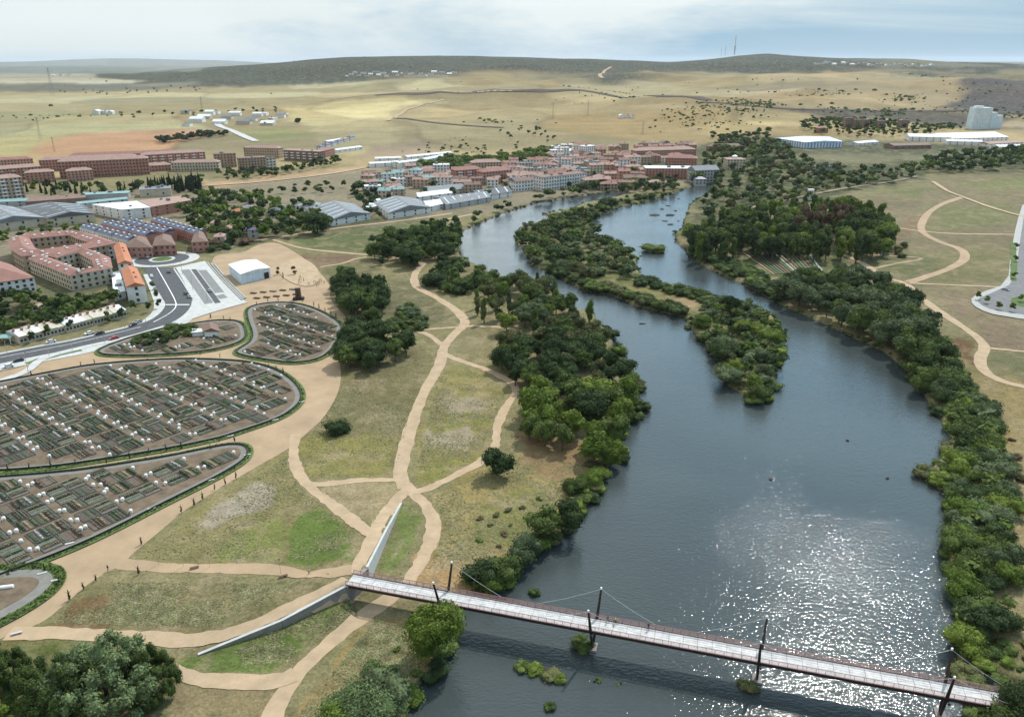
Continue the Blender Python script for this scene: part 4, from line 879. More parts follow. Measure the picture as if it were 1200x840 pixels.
for a, b_, h_, wd in [(766, 294, 5, 1.9), (683, 757, 2.2, 1.3), (627, 695, 1.6, 1.1), (612, 782, 1.3, 1.6), (627, 786, 1.5, 1.6), (643, 791, 1.4, 1.9), (656, 796, 1.1, 1.6), (645, 828, 1.2, 1.3), (880, 806, 1.5, 1.5), (872, 803, 1.2, 1.5), (700, 797, .8, 1.2), (724, 802, .5, 1.2), (672, 385, .1, 1)]:
    x, y = un(a, b_, -1.4); PLANTS.append(dict(x=x, y=y, z=-1.6, h=h_, w=h_ * wd, kind='low', m=random.choice(['leaf', 'bright', 'olive']), reg='reed tuft|standing in the open water of the river'))
RW = [Vector(q) for q in RIVER]; nrv = len(RW)
for i in range(nrv):
    a, b_ = RW[i], RW[(i + 1) % nrv]; L = (b_ - a).length
    if min(a.y, b_.y) < 108 or L > 400: continue
    nr = Vector((b_.y - a.y, a.x - b_.x)).normalized(); mid = (a + b_) / 2
    if in_river(*(mid + nr * 1.0)): nr = -nr
    s_ = 0
    while s_ < L:
        q = a + (b_ - a) * (s_ / L) + nr * random.uniform(.2, 3.5); s_ += random.uniform(1.8, 3.6) * (1 + q.length / 500)
        X_, Y_ = proj(q.x, q.y, 0)
        if X_ < 545 and Y_ > 700 and random.random() < .6: continue
        h = random.uniform(1.2, 3.0) * (1 if q.length < 350 else .65); PLANTS.append(dict(x=q.x, y=q.y, z=-1.3, h=h, w=h * random.uniform(1.2, 1.9), kind='low', m=random.choice(['leaf', 'dark', 'olive', 'leaf', 'bright']), reg=('waterside bush|fringing the near river banks' if q.length < 330 else 'waterside bush|fringing the far river banks')))
# build plants: the 300 that show largest of each kind are individuals, the rest one mass
CATN = {'round': ('broadleaf_tree', 'tree'), 'broad': ('broadleaf_tree', 'tree'), 'poplar': ('poplar_tree', 'poplar'), 'cypress': ('cypress_tree', 'cypress'), 'cone': ('sapling', 'sapling'), 'bush': ('bush', 'bush'), 'low': ('low_shrub', 'shrub'), 'sparse': ('broadleaf_tree', 'tree'), 'feather': ('broadleaf_tree', 'tree')}
REGN = {}
for p in PLANTS:
    p['d'] = math.sqrt(p['x'] ** 2 + p['y'] ** 2 + CH ** 2); p['s'] = p['h'] / p['d']; p['px'], p['py'] = proj(p['x'], p['y'], p['z'])
    vis = -60 < p['px'] < 1260 and p['py'] < 960; p['vis'] = vis
    p['name'], p['cat'] = CATN[p['kind']]
groups = {}
for p in PLANTS: groups.setdefault(p['name'], []).append(p)
indiv = []; mass = []
for nm, L in groups.items():
    L.sort(key=lambda p: -(p['s'] if p['vis'] else p['s'] * .01)); indiv += L[:290]; mass += L[290:]
byreg = {}
for p in indiv:
    w_ = p['reg'].split('|')[0].split(' ')[-1]; nm = p['name']
    if w_ == 'tree' and nm in ('broadleaf_tree', 'poplar_tree', 'cypress_tree', 'sapling'): key = 'tree'
    elif w_ == 'poplar' and nm != 'bush': key = 'poplar'
    else: key = w_ if w_ == nm.split('_')[-1] or w_ in ('tuft', 'cypress', 'sapling') else nm.replace('_', ' ')
    byreg.setdefault((p['reg'], key), []).append(p)
for (reg, nm), L in byreg.items():
    L.sort(key=lambda p: p['px']); n = len(L)
    for i, p in enumerate(L):
        key = nm
        if '|' not in reg: lab, grp = reg, None
        else:
            a, b_ = reg.split('|'); word = a if key == a.split(' ')[-1] else (key if 'bush' in a.split() or 'shrub' in a.split() or ' ' not in a else ' '.join(a.split(' ')[:-1] + [key]))
            lab = f'{ordn(i, n)} {word} from the left {b_}' if 0 < i < n - 1 else f'{ordn(i, n)} {word} {b_}'
            grp = f'{word}s {b_}'
        siz = p['s'] * F; lod = 'huge' if p['kind'] == 'feather' else 'hi' if siz > 42 else 'mid' if siz > 15 else 'lo'
        v = random.randrange(3 if lod == 'hi' else 4); k = p['kind']
        if k in ('low',) and lod == 'hi': lod = 'mid'
        wd = p['w'] / p['h']; sc = (p['h'] * wd, p['h'] * wd, p['h']); rz = random.uniform(0, 6.28)
        ni = 'reed_clump' if 'reed' in reg else p['name']
        cm = crown_mesh(k, lod, v, p['m'])
        if k in ('low',):
            o = link(ni, cm, None, (p['x'], p['y'], p['z'] - .05), rz, sc); tag(o, lab, 'reeds' if ni == 'reed_clump' else p['cat'], grp)
        else:
            e_ = empty(ni, (p['x'], p['y'], p['z']), lab, p['cat'], grp, rz)
            link('crown', cm, e_, sc=sc); link('trunk', trunk_of(k, v % 2), e_, sc=(p['h'], p['h'], p['h']))
# far, uncountable remainder
def mass_mesh(name, L, m_, lod='tiny'):
    Vs = []; Ts = []; tn = []; b0 = 0
    for p in L:
        lod_ = 'lo' if p['s'] * F > 22 and lod == 'tiny' else lod
        V, T = crown_arr(p['kind'], lod_, random.randrange(4)); a = random.uniform(0, 6.28); c_, s_ = math.cos(a), math.sin(a); wd = p['w']
        X = (V[:, 0] * c_ - V[:, 1] * s_) * wd + p['x']; Y = (V[:, 0] * s_ + V[:, 1] * c_) * wd + p['y']; Z = V[:, 2] * p['h'] + p['z'] - .1
        Vs.append(np.column_stack([X, Y, Z])); Ts.append(T + b0); b0 += len(V); tn.append(np.full(len(V), random.uniform(-.2, .3)))
    me = npmesh(name, np.vstack(Vs), np.vstack(Ts), M[m_]); at = me.attributes.new('tone', 'FLOAT', 'POINT'); at.data.foreach_set('value', np.concatenate(tn).astype(np.float32))
    return me
for m_ in sorted({p['m'] for p in mass}):
    L = [p for p in mass if p['m'] == m_]
    nm = {'leaf': 'mixed_woodland', 'dark': 'dark_woodland', 'bright': 'bright_woodland', 'blue': 'willow_thicket', 'olive': 'olive_scrub', 'lightgreen': 'pale_woodland', 'rust': 'brown_scrub', 'pine': 'conifer_belt'}[m_]
    tag(link(nm, mass_mesh(nm, L, m_)), kind='stuff')
# hillside scrub: dots of holm oak on the far slopes
scr = []
for poly, n, h_ in [([(215, 95), (260, 84), (330, 78), (430, 70), (560, 67), (680, 72), (760, 76), (860, 66), (940, 71), (1060, 75), (1200, 79), (1200, 90), (1060, 86), (960, 82), (880, 88), (780, 93), (640, 93), (500, 89), (380, 92), (280, 96)], 3300, 8), ([(500, 190), (520, 168), (570, 160), (640, 172), (560, 182)], 90, 4), ([(640, 105), (760, 100), (900, 92), (860, 108), (780, 112), (660, 108)], 160, 6), ([(790, 150), (800, 125), (860, 120), (880, 130), (850, 150)], 220, 5), ([(560, 140), (600, 134), (660, 130), (640, 136), (580, 146)], 60, 5), ([(0, 136), (130, 134), (120, 138), (0, 140)], 30, 6), ([(930, 108), (1000, 106), (1000, 109), (930, 112)], 40, 6), ([(1030, 112), (1075, 113), (1070, 120), (1040, 118)], 60, 6), ([(1100, 96), (1200, 98), (1200, 140), (1120, 128)], 80, 5), ([(1060, 86), (1200, 86), (1200, 94), (1060, 92)], 160, 7), ([(960, 124), (1130, 128), (1200, 132), (1190, 140), (1000, 138)], 200, 7), ([(860, 116), (905, 120), (900, 126), (862, 122)], 80, 6)]:
    w_ = np.array(WP(poly)); X = rng.uniform(w_[:, 0].min(), w_[:, 0].max(), n * 6); Y = rng.uniform(w_[:, 1].min(), w_[:, 1].max(), n * 6); ok = inpoly(X, Y, w_); X = X[ok][:n]; Y = Y[ok][:n]; sp_ = .10 * min(np.ptp(w_[:, 0]), np.ptp(w_[:, 1])) + 15; X = X + rng.normal(0, sp_, len(X)); Y = Y + rng.normal(0, sp_, len(Y)); cl_ = vnoise(X, Y, 160, 41) > .38; X = X[cl_]; Y = Y[cl_]; Z = height(X, Y)
    scr += [(x, y, z, h_ * random.choice([.3, .35, .45, .6, .8])) for x, y, z in zip(X, Y, Z)]
Vs = []; Ts = []; 
for i, (x, y, z, h_) in enumerate(scr):
    Vs.append(IV * np.array([h_ * random.uniform(.6, 1.3), h_ * random.uniform(.6, 1.3), h_ * .6]) * rng.uniform(.75, 1.2, (len(IV), 1)) + np.array([x, y, z + h_ * .3])); Ts.append(IT + i * len(IV))
tag(link('hillside_scrub', npmesh('hillside_scrub', np.vstack(Vs), np.vstack(Ts), M['leaf'])), kind='stuff')
# ------------------------------------------------------------------ allotments
OV1 = [(-110, 480), (-40, 458), (0, 450), (72, 436), (112, 429), (200, 422.5), (258, 424), (293, 427), (320, 435), (338, 447), (348, 460), (347, 472), (335, 483), (318, 492), (275, 506), (257, 512), (200, 524), (133, 535), (67, 545), (0, 550), (-60, 552), (-110, 550)]
OV2 = [(128, 416), (118, 412), (133, 405), (165, 394), (200, 385), (240, 379), (257, 377), (279, 378), (284, 391), (282, 399), (266, 406), (235, 412), (180, 416)]
OV3 = [(293, 364), (300, 359), (323, 356), (345, 357), (363, 362), (382, 371), (397, 382), (394, 396), (384, 411), (371, 421), (345, 425), (323, 422), (296, 418), (281, 414), (284, 410), (298, 402), (302, 392), (296, 378)]
OV4 = [(-120, 572), (-50, 566), (0, 563), (60, 558), (100, 554), (150, 546), (200, 538), (247, 528), (270, 524), (283, 525), (285, 533), (278, 542), (247, 560), (190, 588), (135, 616), (95, 635), (40, 657), (0, 671), (-120, 715)]
OV5 = [(-80, 676), (0, 675), (25, 673), (45, 673), (55, 678), (52, 688), (35, 702), (0, 722), (-80, 760)]
def shrink(poly, d):
    out = []; n = len(poly); ar = sum(poly[i][0] * poly[(i + 1) % n][1] - poly[(i + 1) % n][0] * poly[i][1] for i in range(n)); sg = 1 if ar > 0 else -1
    for i in range(n):
        a = Vector(poly[i - 1]); b_ = Vector(poly[i]); c_ = Vector(poly[(i + 1) % n]); t_ = (c_ - a).normalized(); nr = Vector((-t_.y, t_.x)) * sg
        out.append(tuple(b_ + nr * d))
    return out
def closed_strip(name, poly, w_in, w_out, m_, hgt=0, kind='structure', z=None, parent=None):
    """ring that follows a closed outline; w_in..w_out metres inwards"""
    a = shrink(poly, w_in); b_ = shrink(poly, w_out); n = len(a); z = nextz() if z is None else z
    vs = [(*p, z + hgt) for p in a] + [(*p, z + hgt) for p in b_]; fs = [(i, (i + 1) % n, n + (i + 1) % n, n + i) for i in range(n)]
    if hgt:
        vs += [(*p, z - .02) for p in a] + [(*p, z - .02) for p in b_]
        fs += [(i, 2 * n + i, 2 * n + (i + 1) % n, (i + 1) % n) for i in range(n)] + [(n + i, n + (i + 1) % n, 3 * n + (i + 1) % n, 3 * n + i) for i in range(n)]
    me = bpy.data.meshes.new(name); me.from_pydata(vs, [], fs); me.materials.append(m_)
    bm = bmesh.new(); bm.from_mesh(me); bmesh.ops.recalc_face_normals(bm, faces=bm.faces); bm.to_mesh(me); bm.free()
    if not hgt and sum(p.normal.z for p in me.polygons) < 0: me.flip_normals()
    o = link(name, me, parent)
    if kind: tag(o, kind=kind)
    return o
def hedge_ring(name, poly, w_in, w_out, hgt, label, every=.55):
    """a clipped hedge: leafy body built of leaf faces along the ring"""
    a = shrink(poly, w_in); b_ = shrink(poly, w_out); n = len(a); Vs = []; 
    for i in range(n):
        p0, p1, q0, q1 = map(Vector, (a[i], a[(i + 1) % n], b_[i], b_[(i + 1) % n])); L = (p1 - p0).length
        if abs(p0.x) > 260: continue
        k = int(L * abs(w_out - w_in) * 5) + 2; u = rng.uniform(size=k); v = rng.uniform(size=k)
        base = np.outer(1 - u, p0) * (1 - v)[:, None] + np.outer(u, p1) * (1 - v)[:, None] + np.outer(1 - u, q0) * v[:, None] + np.outer(u, q1) * v[:, None]
        z = rng.uniform(.1, 1, k) ** .5 * hgt; c_ = np.column_stack([base, z]); nr = rand_dirs(k); nr[:, 2] = abs(nr[:, 2]) + .5; nr /= np.linalg.norm(nr, axis=1, keepdims=True)
        uu = np.cross(nr, rand_dirs(k)); uu /= np.linalg.norm(uu, axis=1, keepdims=True); vv = np.cross(nr, uu); s_ = rng.uniform(.2, .42, k)[:, None]
        Vs.append(np.stack([c_ - uu * s_ - vv * s_ * .6, c_ + uu * s_ - vv * s_ * .6, c_ + uu * s_ + vv * s_ * .6, c_ - uu * s_ + vv * s_ * .6], 1).reshape(-1, 3))
    V = np.vstack(Vs); o = link(name, npmesh(name, V, np.arange(len(V)).reshape(-1, 4), M['hedge'])); tag(o, label, 'hedge'); return o
M['kerbgrey'] = mat('allotment_gravel_walk', C(142, 140, 134, .7), .95, .15, .5)
M['darkedge'] = mat('dark_allotment_fence', (.035, .035, .038), .8, .2, 1)
# grid basis of the allotments, fitted to the lanes
o0 = Vector(un(135, 479)); U_ = (Vector(un(147.5, 486)) - o0).normalized(); V_ = Vector((-U_.y, U_.x)); V_ = -V_ if V_.x < 0 else V_
cropM = [mat('crop_rows_' + n_, c_, .9, .35, 1.3) for n_, c_ in dict(green=(.075, .12, .045), dark_green=(.045, .075, .035), grey_green=(.10, .125, .08), brown=(.12, .09, .065), straw=(.24, .20, .12), pale=(.34, .34, .33)).items()]
soilM = [mat('plot_soil_' + n_, c_, .95, .3, .9) for n_, c_ in dict(dark=(.085, .073, .066), brown=(.12, .092, .074), grey=(.14, .13, .12)).items()]
edgeM = mat('timber_edging', (.10, .09, .08), .85, .2, 2)
plotvars = []
LX, LY = 6.1, 4.75          # plot size along u and v
for vi in range(10):
    r = random.Random(vi * 5 + 1); parts = []
    m_ = MB(); m_.box(0, 0, -.02, LX, LY, .10); parts.append(('soil_bed', m_.mesh('soil_bed', soilM[vi % 3])))
    e1 = MB()
    for sx in (-1, 1): e1.box(sx * (LX / 2 + .05), 0, -.02, .09, LY + .18, .22)
    for sy in (-1, 1): e1.box(0, sy * (LY / 2 + .05), -.02, LX, .09, .22)
    parts.append(('edging', e1.mesh('edging', edgeM)))
    nr_ = r.choice([3, 4, 5, 6]); alongx = r.random() < .6
    for k in range(nr_):
        if r.random() < .15: continue
        c_ = MB(); span = (LY if alongx else LX); pos = (k + .5) / nr_ * span - span / 2; ln = (LX if alongx else LY) - .5; ww = span / nr_ * r.uniform(.4, .65); hh = r.choice([.12, .2, .3, .5, .8]); cuts = 7
        for q in range(cuts):
            cc = (q + .5) / cuts * ln - ln / 2; h2 = hh * r.uniform(.6, 1.3)
            if alongx: c_.box(cc, pos + r.uniform(-.03, .03), .07, ln / cuts * 1.03, ww * r.uniform(.7, 1.1), h2, 0, .7)
            else: c_.box(pos + r.uniform(-.06, .06), cc, .07, ww * r.uniform(.7, 1.1), ln / cuts * 1.03, h2, 0, .7)
        if c_.v: parts.append(('crop_row', c_.mesh('crop_row', r.choice(cropM[:5] + cropM[2:4] * 2 + [cropM[r.choice([0, 4, 5])]]))))
    plotvars.append(parts)
# white dome-topped garden bin
dm = MB(); rings = [(0, .42), (.58, .44), (.82, .41), (.98, .33), (1.08, .19), (1.12, .04)]; n = 10
vs = [(math.cos(2 * math.pi * k / n) * r_ * 1.25, math.sin(2 * math.pi * k / n) * r_ * 1.25, z_) for z_, r_ in rings for k in range(n)]
dm.add(vs, [(i * n + k, i * n + (k + 1) % n, (i + 1) * n + (k + 1) % n, (i + 1) * n + k) for i in range(len(rings) - 1) for k in range(n)] + [tuple(range((len(rings) - 1) * n, len(rings) * n))])
M['domewhite'] = mat('white_plastic', (.78, .77, .73), .5, .05, 2)
dome_me = dm.mesh('body', M['domewhite'], True)
dd = MB(); dd.box(0, -.55, .12, .4, .05, .42); dome_door = dd.mesh('hatch', M['kerb'])
NDOME = [0]; NPLOT = [0]
def garden(name, poly, where, dome_prob, udom=6.6, vdom=12.8, ring=True, shift=(0, 0), avoid=None):
    PW_ = smooth_poly(W(poly), 2)
    sheet('allotment_ground', PW_, M['gardensoil'])
    if ring:
        closed_strip('allotment_walk', PW_, -1.6, .5, M['kerbgrey']); hedge_ring('hedge', PW_, -2.7, -1.9, .5, f'low green hedge ring around the {where}')
        closed_strip('grass_verge', PW_, -3.5, -1.7, M['lawn'])
        fr = empty('allotment_fence', (0, 0, 0), f'dark low fence around the {where}', 'fence'); closed_strip('panel', PW_, -1.62, -1.5, M['darkedge'], .9, kind=None, z=.02, parent=fr)
    ins = shrink(PW_, .8); PA = np.array(ins)
    rows = {}; domes = []
    for i in range(-40, 41):
        if i % 3 == 2: pass
        for j in range(-40, 41):
            for half in (0, 1):
                u = i * udom + (i // 3) * 1.3 + shift[0]; v = j * vdom + (half - .5) * (LY + .35) + shift[1]
                c_ = o0 + U_ * u + V_ * v
                corners = [c_ + U_ * a + V_ * b_ for a, b_ in ((0, 0), (2.6, 0), (-2.6, 0), (0, 2), (0, -2))]
                if not all(inpoly(np.array([q.x]), np.array([q.y]), ins)[0] for q in corners): continue
                X_, Y_ = proj(c_.x, c_.y, 0)
                if X_ < -45: continue
                if avoid and avoid(X_, Y_): continue
                rows.setdefault(j, []).append((i, half, c_, X_, Y_))
                s_ = -1 if half == 0 else 1
                d_ = c_ + V_ * s_ * (LY / 2 + .7 + random.uniform(-.2, .3)) + U_ * random.uniform(-1.6, 1.6)
                if random.random() < dome_prob: domes.append((d_, j, half, X_, Y_))
    js = sorted(rows); ang_ = math.atan2(U_.y, U_.x)
    for jn, j in enumerate(js):
        L = sorted(rows[j], key=lambda q: (q[1], -q[2].y)); cnt = {0: 0, 1: 0}
        for (i, half, c_, X_, Y_) in L:
            if NPLOT[0] >= 300: continue
            NPLOT[0] += 1; cnt[half] += 1
            g = empty('garden_plot', (c_.x, c_.y, ZL[0] + .02), f'{onth(cnt[half]-1)} plot from the back, {"left" if half==0 else "right"} file of {onth(jn)} strip, {where}', 'garden plot', f'garden plots of {where}', ang_ + (math.pi if random.random() < .5 else 0))
            for nm_, me_ in random.choice(plotvars): link(nm_, me_, g)
    dj = {}
    for d_ in domes: dj.setdefault((d_[1], d_[2]), []).append(d_)
    for kn, key in enumerate(sorted(dj)):
        for q, (d_, j, half, X_, Y_) in enumerate(sorted(dj[key], key=lambda t_: -t_[0].y)):
            if NDOME[0] >= 300: continue
            NDOME[0] += 1
            g = empty('dome_bin', (d_.x, d_.y, ZL[0]), f'{onth(q)} white dome bin from the back in {onth(kn)} file, {where}', 'garden bin', f'white dome-topped bins in {where}', random.uniform(0, 6))
            link('body', dome_me, g); link('hatch', dome_door, g)
garden('big', OV1, 'big oval allotment', .97)
garden('low', OV4, 'long lower allotment', .95, shift=(3, 2))
garden('three', OV3, 'rounded plaza-side allotment', .85, udom=6.6, shift=(1, 5))
garden('two', OV2, 'small upper allotment', .85, shift=(0, 3), avoid=lambda x, y: (232 < x < 262 and y < 396) or (x < 232 and y < 403))
# fifth, cut by the left edge
PW5 = smooth_poly(W(OV5), 2); sheet('allotment_ground', PW5, M['gardensoil']); closed_strip('allotment_walk', PW5, -1.6, 1.4, M['kerbgrey']); closed_strip('grass_verge', PW5, -4.6, -1.7, M['lawn']); hedge_ring('hedge', PW5, -4.4, -1.9, .7, 'low green hedge around the bare allotment at the left edge')
x, y = un(8, 690); tk = empty('water_tank', (x, y, .1), 'white tank lying on bare soil in the allotment at the left edge', 'tank', rz=.2)
m = MB(); m.tube((-1.6, 0, .55), (1.6, 0, .55), .5, .5, 10); m.build('tank', M['white'], tk); m = MB(); m.box(-1, 0, 0, .2, .9, .35); m.box(1, 0, 0, .2, .9, .35); m.build('cradle', M['kerb'], tk)
# stone benches along the promenade
bl = [(82, 637), (178, 596), (247, 563), (290, 533), (323, 492), (354, 471), (66, 680), (50, 672), (228, 665), (332, 675), (270, 511), (20, 742)]
for i, (a, b_) in enumerate(bl):
    x, y = un(a, b_ + 1); bk = empty('stone_bench', (x, y, .08), f'{ordn(i, 99)} pale stone bench along the promenade, counted from the {"allotment hedge" if i < 6 else "lower paths"}', 'bench', 'pale stone benches by the promenade', .45)
    m = MB(); m.box(0, 0, .32, 2.2, .6, .14); m.build('seat', M['white_conc'] if i not in (8, 9) else M['wood'], bk)
    m = MB(); m.box(-.8, 0, 0, .25, .5, .32); m.build('leg', M['kerb'], bk); m = MB(); m.box(.8, 0, 0, .25, .5, .32); m.build('leg', M['kerb'], bk)
# plaza planters, tower, play posts
for i in range(10):
    r_i, c_i = (i // 2), i % 2
    a = 297 + r_i * 11.5 + c_i * 4; b_ = 341 + c_i * 6 - r_i * 1.1; x, y = un(a, b_ + 3)
    pb = empty('raised_planter', (x, y, .08), f'{ordn(r_i, 99)} wooden raised planter in the {"back" if c_i == 0 else "front"} row on the sandy plaza', 'planter', 'wooden raised planters on the plaza', -.25)
    m = MB(); m.box(0, -.75, 0, 3.4, .12, .5); m.box(0, .75, 0, 3.4, .12, .5); m.box(-1.7, 0, 0, .12, 1.6, .5); m.box(1.7, 0, 0, .12, 1.6, .5); m.build('frame', M['wood'], pb)
    m = MB(); m.box(0, 0, 0, 3.25, 1.38, .38); m.build('soil', random.choice(soilM), pb)
    m = MB()
    for k in range(6): m.box(-1.3 + k * .52, random.uniform(-.3, .3), .38, .35, .8, random.uniform(.15, .4), 0, .5)
    m.build('plants', random.choice(cropM), pb)
x, y = un(350, 351); tw = empty('play_tower', (x, y, .08), 'dark brown wooden tower on a broad base on the sandy plaza', 'tower', rz=.1)
m = MB(); m.box(0, 0, 0, 6.0, 3.2, 1.3, 0, .92); m.build('base', M['darksteel'], tw)
m = MB(); m.box(0, .3, 1.3, 3.0, 2.2, 4.6, 0, .86); m.build('shaft', M['wood'], tw); m = MB(); m.box(0, .3, 5.9, 2.9, 2.2, .35); m.build('roof', M['darksteel'], tw)
m = MB(); m.box(0, -.85, 2.2, .9, .08, 1.1); m.box(0, -.80, 4.1, .7, .08, .8); m.build('opening', M['black'], tw)
for i, (a, b_, h_) in enumerate([(352, 329, 3.2), (351, 333, 3), (356, 330, 2.2), (369, 334, 2.6), (372, 336, 3.2), (374, 333, 2.8), (362, 335, 2.0), (376, 331, 2.4)]):
    x, y = un(a, b_); pp = empty('climbing_apparatus', (x, y, .08), f'{ordn(i, 8)} dark climbing post frame on the pale playground sand', 'play equipment', 'dark climbing frames on the playground', i)
    for sx in (-1, 1): m = MB(); m.tube((sx * .6, 0, 0), (sx * .35, 0, h_), .1, .08, 6); m.build('post', M['wood'], pp)
    m = MB(); m.tube((-.6, 0, h_ * .9), (.6, 0, h_ * .9), .08, .08, 6); m.tube((-.6, 0, h_ * .5), (.6, 0, h_ * .5), .05, .05, 6); m.build('bar', M['darksteel'], pp)
# ------------------------------------------------------------------ buildings
def quad_world(q, h): return [Vector((*un(a, b_, h + gz_far(a, b_)), 0)) for a, b_ in q]
def gz_far(a, b_): return 0.0
CHIM = MB(); CHIM.box(0, 0, 0, .9, .9, 1.6); CHIM = CHIM.mesh('chimney', M['brick'])
def windows_mesh(cs, h, z0, floors, wpitch, m_, ww=1.45, wh=1.6, sides=(0, 1, 2, 3)):
    m = MB(); fr = MB(); fh = h / floors; n4 = len(cs)
    for k in sides:
        a = cs[k]; b_ = cs[(k + 1) % n4]; L = (b_ - a).length; d = (b_ - a).normalized(); nr = Vector((d.y, -d.x, 0)); nw = max(1, int((L - 1) / wpitch)); rz = math.atan2(d.y, d.x)
        for f in range(floors):
            for w_ in range(nw):
                p = a + d * (L * (w_ + .5) / nw) + nr * .03; m.box(p.x, p.y, z0 + f * fh + fh * .32, ww, .10, min(wh, fh * .5), rz)
                fr.box(p.x + nr.x * .02, p.y + nr.y * .02, z0 + f * fh + fh * .32 - .14, ww + .3, .16, .12, rz)
    return m, fr
def ccw(cs):
    a = sum(cs[i].x * cs[(i + 1) % len(cs)].y - cs[(i + 1) % len(cs)].x * cs[i].y for i in range(len(cs))); return cs if a > 0 else cs[::-1]
def building(label, cs, h, wall, roof, rtype='hip', floors=None, z0=None, group=None, cat='building', name='building', wp=3.2, rise=None, chim=0, win=True, balc=False, sheds=False):
    """cs: four ground corners (Vectors, front-left, front-right, back-right, back-left)"""
    cs = ccw([Vector((c_.x, c_.y, 0)) for c_ in cs]); ctr = sum(cs, Vector()) / 4
    z0 = min(hz(c_.x, c_.y) for c_ in cs) if z0 is None else z0
    e_ = empty(name, (ctr.x, ctr.y, z0), label, cat, group); L = [c_ - ctr for c_ in cs]
    floors = floors or max(1, round(h / 3))
    m = MB(); vs = [(c_.x, c_.y, -1.5) for c_ in L] + [(c_.x, c_.y, h) for c_ in L]
    m.add(vs, [(0, 1, 5, 4), (1, 2, 6, 5), (2, 3, 7, 6), (3, 0, 4, 7), (4, 5, 6, 7)]); wo_ = m.build('wall', M[wall], e_)
    l01 = (L[1] - L[0]).length; l12 = (L[2] - L[1]).length; R = [c_ * 1.0 + c_.normalized() * .55 for c_ in L]
    if l01 < l12: R = R[1:] + R[:1]
    short = min(l01, l12); ri = rise if rise is not None else short * (.10 if cat == 'warehouse' else .22)
    A_, B_, C_, D_ = R; m = MB(); zt = h + .02
    if rtype in ('hip', 'gable'):
        k = short / 2 if rtype == 'hip' else 0; d = (B_ - A_).normalized(); mid1 = (A_ + D_) / 2 + d * k; mid2 = (B_ + C_) / 2 - d * k
        if (mid2 - mid1).dot(d) < .5: mid1 = mid2 = (mid1 + mid2) / 2 - d * .2; mid2 = mid1 + d * .4
        v = [(*A_[:2], zt), (*B_[:2], zt), (*C_[:2], zt), (*D_[:2], zt), (*mid1[:2], zt + ri), (*mid2[:2], zt + ri)]
        lo = [(q[0], q[1], zt - .25) for q in v[:4]]
        m.add(v + lo, [(0, 1, 5, 4), (2, 3, 4, 5), (1, 2, 5), (3, 0, 4), (0, 6, 7, 1), (1, 7, 8, 2), (2, 8, 9, 3), (3, 9, 6, 0), (9, 8, 7, 6)])
    else:
        v = [(*q[:2], zt + .35) for q in R]; lo = [(*q[:2], zt - .1) for q in R]
        m.add(v + lo, [(0, 1, 2, 3), (4, 5, 1, 0), (5, 6, 2, 1), (6, 7, 3, 2), (7, 4, 0, 3), (7, 6, 5, 4)]); ri = .35
    ro = m.build('roof', M[roof], e_)
    if rtype == 'flat' and short > 7:
        m = MB()
        for k in range(random.randint(1, 3)): q = (A_ + (B_ - A_) * random.uniform(.2, .8) + (D_ - A_) * random.uniform(.3, .7)); m.box(q.x, q.y, h + .36, random.uniform(1.5, 4), random.uniform(1.5, 3), random.uniform(.8, 2.2), .2)
        m.build('roof_unit', M['greyroof'], ro)
    if sheds:   # pale skylight bands down an industrial roof
        m = MB(); nn = max(2, int(max(l01, l12) / 9))
        for k in range(nn):
            for sgn in (0, 1):
                t_ = (k + .5) / nn; p = A_.lerp(B_, t_) if not sgn else D_.lerp(C_, t_); q = ((A_ + D_) / 2).lerp((B_ + C_) / 2, t_)
                z1, z2 = (zt + .06, zt + ri + .06) if rtype != 'flat' else (zt + .38, zt + .38); m.bar((*p.lerp(q, .15)[:2], z1 + (z2 - z1) * .15 + .03), (*p.lerp(q, .9)[:2], z1 + (z2 - z1) * .9 + .03), 1.1, .08)
        m.build('skylight', M['paleblue'], ro)
    for k in range(chim):
        q = A_.lerp(B_, random.uniform(.2, .8)).lerp(D_.lerp(C_, .5), .35); link('chimney', CHIM, ro, (q.x, q.y, h + ri * .4))
    if win:
        wm_, fm = windows_mesh(L, h, 0, floors, wp, None)
        tag(wm_.build('windows', M['glass'], e_), kind='stuff'); tag(fm.build('window_sills', M['kerb'], e_), kind='stuff')
    if balc:
        m = MB(); a, b_ = L[0], L[1]; d = (b_ - a).normalized(); nr = Vector((d.y, -d.x, 0)); ln = (b_ - a).length; rz = math.atan2(d.y, d.x); nb = max(2, int(ln / 9))
        for f in range(1, floors):
            for k in range(nb): p = a + d * (ln * (k + .5) / nb) + nr * .6; m.box(p.x, p.y, f * h / floors - .1, 4.2, 1.2, 1.1, rz)
        tag(m.build('balconies', M[balc], e_), kind='stuff')
    return e_
def bq(label, q, h, wall, roof, **k): return building(label, [Vector((*un(a, b_, h), 0)) for a, b_ in q], h, wall, roof, **k)
def bl_(label, A, B, depth, h, wall, roof, **k):
    a = Vector((*un(*A, h), 0)); b_ = Vector((*un(*B, h), 0)); d = (b_ - a).normalized(); n = Vector((-d.y, d.x, 0)); n = n if n.y > 0 else -n
    return building(label, [a, b_, b_ + n * depth, a + n * depth], h, wall, roof, **k)
AP = dict(cat='apartment block', name='apartment_block')
bl_('longest red brick apartment block facing the tree row on the left', (67, 190), (173, 185.5), 14, 18, 'brick', 'tilepink', floors=5, balc='brick2', **AP)
bl_('second row red brick block right behind the longest one', (45, 188), (160, 183.5), 14, 13, 'brick', 'tilepink', floors=4, **AP)
bl_('rearmost red brick block at the edge of the reddish field', (80, 183), (205, 178.5), 13, 11, 'brick2', 'tilered', floors=4, **AP)
bl_('red brick block cut by the left edge of the picture', (-20, 200), (48, 195), 14, 13, 'brick', 'tilepink', floors=4, balc='cream', **AP)
